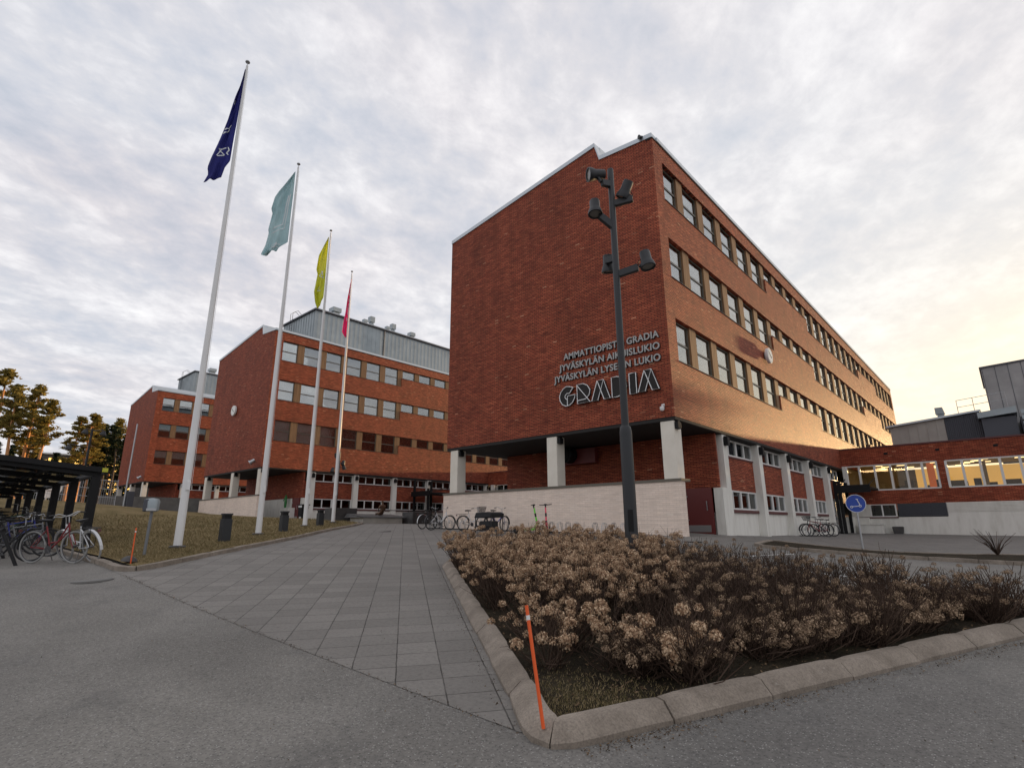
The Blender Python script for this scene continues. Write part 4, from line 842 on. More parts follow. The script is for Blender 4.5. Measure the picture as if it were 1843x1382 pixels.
def spot(c, d, arm_a, arm_b, s=1.0):
    c = Vector(c); d = Vector(d).normalized()
    A, B_ = Vector(arm_a), Vector(arm_b); ax = (B_ - A); sdv = ax.cross(Zv).normalized()
    arm = one('arm', 'lamp_black', T, lambda b: b.obox((A + B_) / 2, ax, sdv, ax.cross(sdv), ax.length / 2, .05, .075), bevel=.012)
    hd = one('lamp_head', 'lamp_black', T, lambda b: b.lathe([(.01, -.21), (.105, -.21), (.112, -.19), (.115, 0), (.14, .06), (.16, .14), (.16, .175), (.13, .175), (.125, .14), (.01, .14)], c, d, 26), smooth=True)
    one('lens', 'lens', hd, lambda b: b.lathe([(0, .145), (.124, .145), (.124, .152), (0, .152)], c, d, 24))
    one('cable', 'black_metal', hd, lambda b: b.tube([c + (B_ - c) * .3 - d * .02 + Zv * .06, c + (B_ - c) * .5 + Zv * .14, B_ + Zv * .11, B_ + Zv * .04], .008, 6), smooth=True)
    one('bracket', 'lamp_black', hd, lambda b: b.obox((c + B_) / 2, (B_ - c).normalized(), d, (B_ - c).cross(d), (B_ - c).length * .42, .025, .035), bevel=.006)
spot(lp(-.33, 7.62, .16), (-.85 * rv - n * .35 + Zv * -.12), lp(0, 7.42, 0), lp(-.20, 7.38, .18), 1)
spot(lp(.30, 7.20, .05), (-.42 * rv + .30 * n - Zv * .85), lp(.03, 6.93, 0), lp(.45, 6.97, .05), 1)
spot(lp(-.38, 6.80, .12), (-Zv + .02 * rv - n * .18), lp(0, 6.36, 0), lp(-.27, 6.60, .10), 1)
spot(lp(.64, 5.42, .12), (-Zv + .14 * rv - n * .12), lp(.05, 5.22, 0), lp(.46, 5.27, .12), 1)
spot(lp(-.16, 5.62, -.30), (-Zv * .9 + .2 * n), lp(0, 5.60, 0), lp(-.20, 5.64, -.16), 1)

# ------------------------------------------------------------------ small street furniture
for k, (x, y, h) in enumerate(((-17.65, 6.77, .82), (-21.33, 10.34, .78), (-24.84, 13.82, .76))):
    z = tz(x, y) + .07; T = thing('bollard_light', ['nearest of the three dark bollard lights, between the first two flagpoles', 'middle dark bollard light, between the second and third flagpoles', 'farthest dark bollard light, beside the last flagpole'][k], 'bollard light', (x, y, z), 0, 'bollard lights along the lawn edge')
    one('body', 'lamp_black', T, lambda b: b.box(x - .13, x + .13, y - .13, y + .13, z - .1, z + h - .16), bevel=.008)
    one('cap', 'lamp_black', T, lambda b: b.box(x - .13, x + .13, y - .13, y + .13, z + h - .05, z + h), bevel=.008); one('light_slot', 'black_metal', T, lambda b: b.box(x - .105, x + .105, y - .105, y + .105, z + h - .165, z + h - .045))
def stake(x, y, tx, ty, h, label, zb):
    T = thing('marker_stake', label, 'stake', (x, y, zb)); a = Vector((x, y, zb - .05)); e = Vector((x + tx, y + ty, zb + h)); d = (e - a).normalized()
    one('rod', 'orange_plastic', T, lambda b: b.tube([a, a.lerp(e, .5), e], .0125, 10), smooth=True); one('band', 'white_paint', T, lambda b: b.tube([a + (e - a) * .875, a + (e - a) * .915], .0135, 10))
    return T
stake(-2.545, 3.13, -.115, -.025, .70, 'leaning orange plastic snow stake at the near corner of the hydrangea bed', tz(-2.55, 3.13) + .135)
stake(-13.80, 3.50, -.01, .0, .70, 'orange snow stake at the corner of the lawn kerb', tz(-13.8, 3.5) + .09)
tag(one('rock', 'dark_stone', None, lambda b: [b.lathe([(.01, 0), (.16, .02), (.13, .08), (.05, .13), (0, .135)], (-13.95, 3.5, tz(-13.95, 3.5) + .08), (0, .1, 1), 9)], smooth=True), 'black lump of tar at the foot of the stake on the lawn corner', 'lump')
x, y = -15.0, 4.04; z = tz(x, y) + .07; T = thing('info_box', 'silver curved metal box on a thin grey post in the lawn corner', 'box on post', (x, y, z))
n = Vector((x, y, 0)).normalized(); rv2 = Vector((n.y, -n.x, 0))
one('post', 'bike_grey', T, lambda b: b.tube([(x, y, z - .1), (x + rv2.x * .02, y + rv2.y * .02, z + .98)], .032, 12), smooth=True)
one('box', 'zinc', T, lambda b: b.lathe([(.11, -.15), (.15, -.13), (.16, .08), (.13, .14), (0, .16)], (x, y, z + 1.13), (0, 0, 1), 24), smooth=True); one('dark_cheek', 'dark_sheet', T, lambda b: b.obox(Vector((x, y, z + 1.12)) - rv2 * .12, n, Zv, rv2, .13, .14, .05), bevel=.02)
one('lid', 'steel', T, lambda b: b.obox(Vector((x, y, z + 1.02)) - n * .155, rv2, n, Zv, .1, .006, .03), bevel=.004)
# blue scooter sign
x, y = -4.42, 24.6; z = tz(x, y); T = thing('traffic_sign', 'round blue sign with a white kick scooter on a grey pole, behind the bed', 'traffic sign', (x, y, z)); cz = .78
n = Vector((x, y, 0)).normalized(); rv2 = Vector((n.y, -n.x, 0)); c = Vector((x, y, cz)) - n * .05
one('pole', 'steel', T, lambda b: b.tube([(x, y, z), (x, y, 1.0)], .035, 12), smooth=True)
pl_ = one('disc', 'sign_blue', T, lambda b: b.lathe([(0, -.01), (.335, -.01), (.335, .01), (0, .01)], c, -n, 40)); one('border', 'sign_white', pl_, lambda b: b.tube([c - n * .012 + (rv2 * math.cos(t) + Zv * math.sin(t)) * .325 for t in [2 * math.pi * k / 48 for k in range(48)]], .010, 6, closed=True))
sp_ = lambda u, v: c - n * .016 + rv2 * u + Zv * v
def ring(b, u, v, r_): b.tube([sp_(u + r_ * math.cos(t), v + r_ * math.sin(t)) for t in [2 * math.pi * k / 20 for k in range(20)]], .011, 6, closed=True)
one('symbol', 'sign_white', pl_, lambda b: (ring(b, -.15, -.125, .036), ring(b, .13, -.095, .036), b.tube([sp_(-.11, -.115), sp_(.07, -.10), sp_(.13, -.055), sp_(.055, .16)], .013, 6), b.tube([sp_(.02, .165), sp_(.09, .155)], .011, 6)))
# drain covers in the paving
for k, (x, y, lb) in enumerate(((-20.3, 14.3, 'round iron manhole cover in the paving between the lawn and the parked bicycles'), (-8.1, 17.4, 'narrow iron drain grate in the ground before the red door corner'), (-12.6, 2.65, 'worn iron manhole cover in the asphalt near the lawn corner'))):
    zc = gz(x, y) + .008
    if k == 1: o = one('drain_grate', 'black_metal', None, lambda b: [b.box(x - .5 + .09 * q, x - .45 + .09 * q, y - .12, y + .12, zc - .02, zc + .004) for q in range(12)])
    else: o = one('manhole_cover', 'concrete' if k else 'dark_stone', None, lambda b: b.lathe([(0, -.03), (.32, -.03), (.32, .0), (.29, .004), (0, .004)], (x, y, zc), (-.03, -.04, 1), 28))
    tag(o, lb, 'manhole cover' if k != 1 else 'drain grate')

# ------------------------------------------------------------------ bicycles
def wheel(T, x, tyre, rim):
    W = one('wheel', rim, T, lambda b: ([b.tube([(x, 0, .34), (x + .3 * math.cos(t), .0, .34 + .3 * math.sin(t))], .0011, 3) for t in [2 * math.pi * k / 12 for k in range(12)]], b.lathe([(.02, -.04), (.02, .04)], (x, 0, .34), (0, 1, 0), 8), b.tube([(x + .302 * math.cos(t), 0, .34 + .302 * math.sin(t)) for t in [2 * math.pi * k / 30 for k in range(30)]], .009, 6, closed=True)), local=True)
    one('tyre', tyre, W, lambda b: b.tube([(x + .325 * math.cos(t), 0, .34 + .325 * math.sin(t)) for t in [2 * math.pi * k / 32 for k in range(32)]], .021, 8, closed=True), smooth=True, local=True)
def bike(label, m, loc, rz, lean=0, step=False, basket=False, tyre='tyre', fender='bike_black', group=None, rack=True, steer=0):
    T = thing('bicycle', label, 'bicycle', loc, 0, group); T.rotation_euler = (R(lean), 0, R(rz))
    wheel(T, -.53, tyre, 'rim'); wheel(T, .53, tyre, 'rim')
    BBk, SE, HT, HB = (-.08, 0, .29), (-.22, 0, .78), (.34, 0, .82), (.37, 0, .68)
    def fr(b):
        b.tube([BBk, SE], .015, 8); b.tube([BBk, HB], .018, 8)
        if step: b.tube([(-.14, 0, .42), (.1, 0, .45), HT], .016, 8)
        else: b.tube([(-.2, 0, .72), HT], .015, 8)
        b.tube([HT, HB], .019, 8)
        for s in (-1, 1): b.tube([BBk, (-.53, s * .05, .34)], .009, 6); b.tube([(-.2, 0, .72), (-.53, s * .05, .34)], .008, 6)
    one('frame', m, T, fr, smooth=True, local=True)
    one('fork', m, T, lambda b: (b.tube([(.34, 0, .86), HB], .013, 8), [b.tube([HB, (.42, s * .045, .6), (.53, s * .045, .34)], .010, 6) for s in (-1, 1)]), smooth=True, local=True)
    h = one('handlebar', 'steel', T, lambda b: (b.tube([HT, (.32, 0, 1.0)], .012, 8), b.tube([(.18, -.29, 1.02), (.3, -.22, 1.05), (.35, -.08, 1.0), (.35, .08, 1.0), (.3, .22, 1.05), (.18, .29, 1.02)], .011, 8)), smooth=True, local=True)
    one('grip', 'saddle', h, lambda b: [b.tube([(.15, s * .30, 1.015), (.25, s * .255, 1.035)], .017, 8) for s in (-1, 1)], local=True)
    s_ = one('saddle', 'saddle', T, lambda b: b.add([(-.38, -.09, .93), (-.38, .09, .93), (-.2, .07, .92), (-.07, .02, .92), (-.07, -.02, .92), (-.2, -.07, .92), (-.37, -.07, .87), (-.37, .07, .87), (-.08, .015, .89), (-.08, -.015, .89)], [(0, 1, 2, 3, 4, 5), (6, 9, 8, 7), (0, 6, 7, 1), (1, 7, 8, 3, 2), (3, 8, 9, 4), (4, 9, 6, 0, 5)]), bevel=.008, local=True)
    one('seat_post', 'rim', s_, lambda b: b.tube([SE, (-.25, 0, .9)], .012, 8), local=True)
    one('crank', 'rim', T, lambda b: (b.lathe([(.085, -.003), (.085, .003)], (-.08, -.05, .29), (0, 1, 0), 20), b.tube([(-.08, -.06, .29), (.04, -.07, .18)], .009, 6), b.tube([(-.08, .06, .29), (-.2, .07, .40)], .009, 6), b.box(.0, .09, -.17, -.08, .165, .19), b.box(-.25, -.16, .08, .17, .39, .415), b.tube([(-.53, -.05, .38), (-.08, -.05, .375)], .005, 4), b.tube([(-.53, -.05, .30), (-.08, -.05, .205)], .005, 4)), local=True)
    def fd(b):
        for cx_, a0, a1 in (sel,):
            P = [(cx_ + .365 * math.cos(R(a)), .34 + .365 * math.sin(R(a))) for a in np.linspace(a0, a1, 14)]
            for (xa, za), (xb, zb) in zip(P, P[1:]): b.add([(xa, -.028, za), (xa, .028, za), (xb, .028, zb), (xb, -.028, zb), (xa, -.028, za + .004), (xa, .028, za + .004), (xb, .028, zb + .004), (xb, -.028, zb + .004)], [(0, 1, 2, 3), (4, 7, 6, 5), (0, 4, 5, 1), (2, 6, 7, 3), (1, 5, 6, 2), (0, 3, 7, 4)])
    for sel in ((-.53, 20, 190), (.53, -5, 130)): one('mudguard', fender, T, fd, local=True)
    if rack: one('luggage_rack', 'bike_black', T, lambda b: ([b.tube([(-.86, s * .06, .73), (-.3, s * .06, .75)], .006, 6) for s in (-1, 0, 1)], [b.tube([(-.7, s * .06, .73), (-.53, s * .05, .34)], .006, 6) for s in (-1, 1)], b.tube([(-.86, -.06, .73), (-.86, .06, .73)], .006, 6)), local=True); one('rear_light', 'sill_red', T, lambda b: b.box(-.9, -.87, -.03, .03, .66, .71), local=True)
    if basket:
        def bk(b):
            for q in range(5): zz_ = .86 + q * .055; e = .015 * q; b.tube([(.38, -.13 - e, zz_), (.62 + e, -.13 - e, zz_), (.62 + e, .13 + e, zz_), (.38, .13 + e, zz_)], .006, 5, closed=True)
            for x_ in np.linspace(.38, .62, 6): 
                for s in (-1, 1): b.tube([(x_, s * .13, .86), (x_ + .02, s * .19, 1.08)], .005, 4)
            for y_ in np.linspace(-.13, .13, 6): b.tube([(.62, y_, .86), (.68, y_ * 1.3, 1.08)], .005, 4); b.tube([(.38, y_, .86), (.38, y_ * 1.3, 1.08)], .005, 4)
            b.box(.38, .62, -.13, .13, .852, .862)
        one('basket', 'bike_black', T, bk, local=True)
    one('kickstand', 'rim', T, lambda b: b.tube([(-.15, .04, .28), (-.22, .2, .02)], .007, 6), local=True)
    return T
def at(x, y, dz=.004): return (x, y, gz(x, y) + dz)
gB = 'bicycles parked by the cream parapet wall'
bike('dark bicycle with red rear light, leftmost of those by the cream parapet wall', 'bike_black', at(-21.75, 18.05), 96, 3, True, False, 'tyre', 'bike_white', gB)
bike('black and white city bicycle, second from the left at the cream parapet wall', 'bike_white', at(-20.35, 17.55), 84, -3, True, False, 'tyre', 'bike_black', gB)
bike('white bicycle with a dark front basket at the cream parapet wall', 'bike_white', at(-18.35, 17.75), 82, -3, True, True, 'tyre', 'bike_black', gB)
bike('blue bicycle standing between the basket bicycle and the scooters', 'bike_blue', at(-17.1, 18.0), 94, 2, False, False, 'tyre', 'bike_black', gB)
gW = 'bicycles outside the window side of the nearest block'
hz = math.degrees(math.atan2(-.668, -.744))
bike('red framed bicycle with a front basket, in front of its neighbours on the right', 'bike_red', at(-8.0, 33.6), hz, 3, False, True, 'tyre', 'bike_black', gW)
bike('black bicycle behind the basket bicycle, under the lower windows on the right', 'bike_black', at(-8.35, 34.3), hz + 4, -3, False, False, 'tyre', 'bike_black', gW)
bike('bicycle with pale rear mudguard, nearest the black canopy on the right', 'bike_grey', at(-8.05, 35.0), hz - 5, 3, True, False, 'tyre', 'bike_white', gW)
gS = 'bicycles in the shelter'
B1 = bike('dark red bicycle with white-walled rear tyre, at the end of the bike shelter', 'bike_red', at(-16.35, 2.62), 33, 6, True, False, 'grey_tyre', 'bike_black', gS)
B2 = bike('white bicycle leaning beside the dark red one at the shelter end', 'bike_white', at(-15.95, 3.05), 196, -16, True, False, 'grey_tyre', 'bike_white', gS)
for q_ in (B1, B2): q_.scale = (1.04, 1.04, 1.04)
for k, (x, y, r_, m_) in enumerate(((-17.7, 1.9, 60, 'bike_black'), (-18.6, 2.3, 75, 'bike_grey'), (-19.5, 2.2, 82, 'bike_black'), (-20.7, 2.4, 88, 'bike_blue'), (-22.2, 2.4, 95, 'bike_black'), (-24.0, 2.6, 85, 'bike_green'), (-26.2, 2.6, 90, 'bike_black'))):
    bike(['black bicycle right behind the black rack, second row of the shelter', 'grey bicycle under the shelter, just behind the dark red one', 'black basket bicycle under the shelter roof', 'blue bicycle deep in the shelter', 'black bicycle deeper in the shelter, past the blue one', 'green bicycle deep in the shelter', 'innermost black bicycle of the shelter'][k], m_, at(x, y), r_, random.uniform(-5, 5), k % 2 == 0, k in (2, 5), 'tyre', 'bike_black', gS)
# black stands of the shelter
for k, x in enumerate((-17.05, -19.2, -21.8)):
    z = gz(x, 1.5); T = thing('bike_stand', ['black A-shaped bicycle stand nearest the end of the shelter', 'second black bicycle stand inside the shelter', 'innermost black bicycle stand of the shelter'][k], 'bike stand', (x, 1.6, z), 0, 'stands in the bike shelter')
    one('leg', 'black_metal', T, lambda b: b.tube([(x - .45, 1.35, z), (x - .08, 1.7, z + .78)], .035, 8)); one('leg', 'black_metal', T, lambda b: b.tube([(x + .42, 2.05, z), (x + .05, 1.72, z + .78)], .035, 8)); one('top_bar', 'black_metal', T, lambda b: b.tube([(x - .12, 1.68, z + .78), (x + .1, 1.75, z + .78)], .04, 8))
# floor racks by the parapet wall
def rack(x0, n_, sp_w, y, label):
    z = gz(x0, y); T = thing('bike_rack', label, 'bike rack', (x0, y, z), 0, 'low bicycle racks along the parapet wall')
    one('rail', 'black_metal', T, lambda b: (b.tube([(x0 - .2, y - .1, gz(x0, y) + .03), (x0 + sp_w * (n_ - 1) + .35, y - .1, gz(x0 + 2, y) + .03)], .02, 6), b.tube([(x0 - .2, y + .25, gz(x0, y) + .03), (x0 + sp_w * (n_ - 1) + .35, y + .25, gz(x0 + 2, y) + .03)], .02, 6)))
    for k in range(n_):
        x = x0 + sp_w * k; zz_ = gz(x, y) + .03
        one('loop', 'steel' if k % 2 else 'bike_grey', T, lambda b: [b.tube([(x + dx_, y - .1, zz_), (x + dx_, y - .08, zz_ + .3), (x + dx_, y + .02, zz_ + .40), (x + dx_, y + .16, zz_ + .38), (x + dx_ , y + .25, zz_)], .011, 6) for dx_ in (0, .07)])
rack(-14.45, 4, .42, 18.45, 'low hoop bicycle rack right behind the scooters, in front of the parapet wall'); rack(-12.3, 4, .42, 18.45, 'low hoop bicycle rack nearest the red door end of the parapet wall')
rack(-22.2, 6, .45, 18.5, 'low hoop bicycle rack under the parked bicycles at the left end of the parapet wall'); rack(-18.9, 5, .45, 18.5, 'low hoop bicycle rack between the parked bicycles and the scooters')
z = gz(-8.6, 34); T = thing('bike_rack', 'low bicycle rack under the bicycles outside the ground floor windows on the right', 'bike rack', (-8.5, 34, z)); one('rail', 'black_metal', T, lambda b: (b.tube([(-8.75, 33, z + .03), (-8.75, 36, z + .0)], .02, 6), b.tube([(-8.4, 33, z + .03), (-8.4, 36, z)], .02, 6)))
for k in range(6): one('loop', 'steel', T, lambda b: b.tube([(-8.75, 33.1 + .5 * k, z + .03), (-8.72, 33.1 + .5 * k, z + .4), (-8.5, 33.1 + .5 * k, z + .4), (-8.4, 33.1 + .5 * k, z + .03)], .011, 6))
# scooters
def scooter(label, m, loc, rz, group):
    T = thing('kick_scooter', label, 'scooter', loc, 0, group); T.rotation_euler = (R(3), 0, R(rz))
    one('deck', m, T, lambda b: b.box(-.42, .28, -.085, .085, .13, .19), bevel=.02, local=True); one('deck_mat', 'saddle', T, lambda b: b.box(-.38, .2, -.07, .07, .191, .197), local=True)
    one('stem', m, T, lambda b: (b.tube([(.26, 0, .16), (.36, 0, .30), (.40, 0, .42)], .045, 10), b.tube([(.40, 0, .40), (.29, 0, 1.02)], [.036, .028], 10)), smooth=True, local=True)
    one('stem_sleeve', 'saddle', T, lambda b: (b.tube([(.355, 0, .66), (.33, 0, .80)], .038, 10), b.tube([(.395, 0, .44), (.385, 0, .50)], .042, 10)), local=True)
    h = one('handlebar', 'bike_black', T, lambda b: (b.tube([(.29, 0, 1.0), (.27, 0, 1.12)], .03, 10), b.tube([(.24, -.25, 1.13), (.27, -.1, 1.12), (.27, .1, 1.12), (.24, .25, 1.13)], .016, 8), b.box(.25, .33, -.05, .05, 1.10, 1.16)), smooth=True, local=True)
    for x_ in (-.48, .44): 
        w_ = one('wheel', 'saddle', T, lambda b: b.lathe([(.05, -.03), (.10, -.028), (.125, -.015), (.13, 0), (.125, .015), (.10, .028), (.05, .03)], (x_, 0, .13), (0, 1, 0), 20), smooth=True, local=True); one('hub', 'rim', w_, lambda b: b.lathe([(.04, -.034), (.04, .034)], (x_, 0, .13), (0, 1, 0), 12), local=True)
    one('mudguard', 'bike_black', T, lambda b: (b.tube([(-.34, 0, .2), (-.46, 0, .28), (-.6, 0, .22)], .025, 6), b.tube([(.34, 0, .3), (.46, 0, .29), (.55, 0, .24)], .03, 6)), smooth=True, local=True)
    return T
scooter('bright green rental kick scooter standing by the cream parapet wall', 'scooter_green', at(-14.75, 17.35), 25, 'rental scooters'); scooter('pink rental kick scooter right of the green one', 'scooter_pink', at(-14.0, 17.75), -60, 'rental scooters')
x, y = -16.35, 16.7; z = gz(x, y); T = thing('bike_trailer', 'black fabric covered bicycle trailer behind the hydrangeas', 'bike trailer', (x, y, z))
one('cover', 'bag_black', T, lambda b: b.prism([(x - .5, y - .35, z + .62), (x + .45, y - .35, z + .64), (x + .5, y - .35, z + .80), (x + .3, y - .35, z + .86), (x - .4, y - .35, z + .84)], (0, .8, 0)), bevel=.03); one('frame', 'bike_black', T, lambda b: [b.tube([(x + sx_, y + sy_, z + .02), (x + sx_, y + sy_, z + .7)], .022, 6) for sx_ in (-.45, .45) for sy_ in (-.3, .4)] + [b.tube([(x - .45, y - .3, z + .3), (x + .45, y - .3, z + .3)], .03, 6)])
one('bag', 'bag_black', T, lambda b: b.box(x - .3, x + .3, y - .25, y + .3, z + .15, z + .5), bevel=.05)

# ------------------------------------------------------------------ sculpture basin and objects before the middle block
def figure(name, parent, m, P):
    """one continuous skinned body; P: joints, edges via parents"""
    me = bpy.data.meshes.new(name); loc = parent.location if parent else Vector((0, 0, 0))
    me.from_pydata([Vector(p[0]) - loc for p in P], [(p[1], i) for i, p in enumerate(P) if p[1] is not None], []); me.materials.append(M[m])
    o = bpy.data.objects.new(name, me); C.objects.link(o)
    if parent: o.parent = parent
    sk = o.modifiers.new('skin', 'SKIN'); 
    for i, p in enumerate(P): v = me.skin_vertices[0].data[i]; v.radius = (p[2], p[2] * (p[3] if len(p) > 3 else 1)); v.use_root = i == 0
    o.modifiers.new('sub', 'SUBSURF').render_levels = 1; return o
bx, by = -29.5, 20.6; z = tz(bx, by)
T = thing('fountain_basin', 'low pale stone basin with a dark slate rim in front of the middle block', 'basin', (bx, by, z))
one('base', 'stone', T, lambda b: b.box(bx - .9, bx + .5, by - 1.7, by + 1.2, z - .3, z + .34), bevel=.02); one('rim', 'dark_stone', T, lambda b: b.prism([(bx - 1.3, by - 1.9, z + .34), (bx + .62, by - 1.9, z + .34), (bx + .55, by - 1.9, z + .42), (bx - 1.3, by - 1.7, z + .60)], (0, 3.3, 0)), bevel=.01)
T = thing('bronze_statue', 'small reddish bronze statue of a seated figure seen from behind, on the stone basin', 'statue', (bx, by, z + .5)); s = .78
def fg(dx_, dy_, dz_): return (bx + dy_ * s * 1.0, by + dx_ * s * 1.0, z + .5 + dz_ * s)
figure('body', T, 'bronze', [(fg(0, 0, .12), None, .20 * s, .8), (fg(0, 0, .40), 0, .17 * s, .75), (fg(0, 0, .66), 1, .20 * s, .65), (fg(0, 0, .82), 2, .075 * s), (fg(0, -.03, .93), 3, .06 * s), (fg(0, -.04, 1.03), 4, .115 * s), (fg(0, -.04, 1.16), 5, .09 * s),
  (fg(.24, 0, .74), 2, .075 * s), (fg(.31, -.05, .48), 7, .06 * s), (fg(.18, -.3, .35), 8, .045 * s), (fg(-.24, 0, .74), 2, .075 * s), (fg(-.31, -.05, .48), 10, .06 * s), (fg(-.18, -.3, .35), 11, .045 * s),
  (fg(.14, -.3, .14), 0, .11 * s), (fg(.16, -.62, .16), 13, .08 * s), (fg(.16, -.66, -.12), 14, .05 * s), (fg(-.14, -.3, .14), 0, .11 * s), (fg(-.16, -.62, .16), 16, .08 * s), (fg(-.16, -.66, -.12), 17, .05 * s)])
x, y = -28.9, 22.9; z = tz(x, y); tag(one('stone_block', 'dark_stone', None, lambda b: b.box(x - .6, x + .5, y - .75, y + .75, z - .2, z + .72), bevel=.03), 'rough dark stone block just right of the pale basin', 'stone block')
x, y = -31.5, 18.9; z = tz(x, y); tag(one('stone_block', 'dark_stone', None, lambda b: (b.box(x - .5, x + .5, y - .85, y + .85, z - .2, z + .85)), bevel=.03), 'dark stone slab half hidden behind the farthest flagpole', 'stone block')
tag(one('stone_ramp', 'dark_stone', None, lambda b: b.prism([(-33.0, 17.6, tz(-33, 17.8) - .1), (-33.0, 19.2, tz(-33, 19) - .1), (-33.0, 19.2, tz(-33, 19) + .5), (-33.0, 18.9, tz(-33, 19) + .5)], (.8, 0, 0))), 'dark wedge shaped stone left of the slab behind the flagpole', 'stone block')
T = thing('handrail', 'thin black handrail behind the basin with the bronze statue', 'handrail', (-36, 28, .4)); one('rail', 'black_metal', T, lambda b: (b.tube([(-36, 24.8, 1.25), (-36, 30.5, 1.25)], .03, 6), [b.tube([(-36, yy, .2), (-36, yy, 1.25)], .025, 6) for yy in (24.8, 27.6, 30.5)]))
x, y = -44.6, 23.2; z = tz(x, y); T = thing('litter_bin', 'black litter bin on a leg in front of the middle block', 'litter bin', (x, y, z))
one('body', 'black_metal', T, lambda b: b.box(x - .3, x + .3, y - .3, y + .3, z + .35, z + 1.1), bevel=.02); one('lid', 'black_metal', T, lambda b: b.box(x - .38, x + .38, y - .38, y + .38, z + 1.28, z + 1.36), bevel=.01); one('opening', 'blind', T, lambda b: [b.box(x - .27 + .2 * k, x - .12 + .2 * k, y - .32, y - .3, z + 1.1, z + 1.26) for k in range(3)] ); one('leg', 'black_metal', T, lambda b: (b.box(x - .1, x + .1, y - .1, y + .1, z - .1, z + .36), b.box(x - .36, x - .3, y - .3, y + .3, z + 1.0, z + 1.3), b.box(x + .3, x + .36, y - .3, y + .3, z + 1.0, z + 1.3)))
x, y, z = -50.2, 24.3, 1.75; T = thing('green_figure', 'small green standing figure in the window corner under the middle block', 'statue', (x, y, z))
figure('body', T, 'green_paint', [((x, y, z + .6), None, .13, .8), ((x, y, z + .95), 0, .15, .7), ((x, y, z + 1.07), 1, .05), ((x, y, z + 1.22), 2, .11), ((x + .2, y, z + .95), 1, .05), ((x + .28, y - .1, z + .6), 4, .04), ((x - .2, y, z + .95), 1, .05), ((x - .3, y - .1, z + .62), 6, .04), ((x + .09, y, z + .3), 0, .08), ((x + .1, y, z + .02), 8, .06), ((x - .09, y, z + .3), 0, .08), ((x - .1, y, z + .02), 10, .06)])
tag(one('display_ledge', 'plaster', None, lambda b: b.box(-53.2, -48.7, 23.9, 24.5, .2, 1.74)), 'pale ledge carrying the green figure under the middle block', 'ledge')
T = thing('lamp_post', 'dark lamp post with several spotlights standing before the middle block', 'lamp post', (-44.2, 26.0, .6)); one('pole', 'lamp_black', T, lambda b: b.tube([(-44.2, 26, .4), (-44.2, 26, 6.6)], .07, 10), smooth=True)
for (oy, oz, sgn) in ((-.35, 6.2, 1), (.4, 5.6, -1), (.5, 5.2, 1), (-.6, 4.9, -1)): hd = one('lamp_head', 'lamp_black', T, lambda b: (b.lathe([(.01, -.25), (.13, -.22), (.18, .12), (.18, .18), (0, .18)], (-44.2, 26 + oy, oz), (.2, .3 * sgn, -1), 14), b.tube([(-44.2, 26, oz), (-44.2, 26 + oy, oz)], .04, 6)), smooth=True)

# ------------------------------------------------------------------ bike shelter
xs0, ys0 = -20.55, 4.05; T = thing('bike_shelter', 'black steel bike shelter with a see-through roof at the left edge', 'bike shelter', (xs0, ys0, tz(xs0, ys0)))
for k in range(7):
    x = xs0 - 3 * k; zb = tz(x, ys0) - .3
    one('post', 'black_metal', T, lambda b: b.box(x - .11, x + .11, ys0 - .22, ys0, zb, 1.52), bevel=.01)
    one('beam', 'black_metal', T, lambda b: b.prism([(x - .06, ys0, 1.52), (x - .06, ys0, 1.66), (x - .06, -1.6, 2.12), (x - .06, -1.6, 2.00)], (.12, 0, 0)))
one('roof_panel', 'polycarb', T, lambda b: [b.prism([(xs0 - 3 * k, ys0 - .05, 1.70), (xs0 - 3 * k, ys0 - .05, 1.715), (xs0 - 3 * k, -1.6, 2.155), (xs0 - 3 * k, -1.6, 2.14)], (-2.98, 0, 0)) for k in range(6)])
one('fascia', 'black_metal', T, lambda b: (b.prism([(xs0 + .12, ys0 + .12, 1.64), (xs0 + .12, ys0 + .12, 1.79), (xs0 + .12, -1.7, 2.25), (xs0 + .12, -1.7, 2.10)], (.06, 0, 0)), b.box(xs0 - 18.2, xs0 + .18, ys0 + .06, ys0 + .14, 1.6, 1.78), b.box(xs0 - 18.2, xs0 + .18, -1.75, -1.65, 2.04, 2.25)))
one('purlin', 'black_metal', T, lambda b: [b.box(xs0 - 18, xs0, yy - .035, yy + .035, 1.66 + (ys0 - yy) * .078 - .07, 1.66 + (ys0 - yy) * .078 + .02) for yy in (2.9, 1.7, .5, -.7)])
one('reflector', 'flag_lime', T, lambda b: b.box(xs0 + .18, xs0 + .2, ys0 - .02, ys0 + .12, 1.66, 1.78))

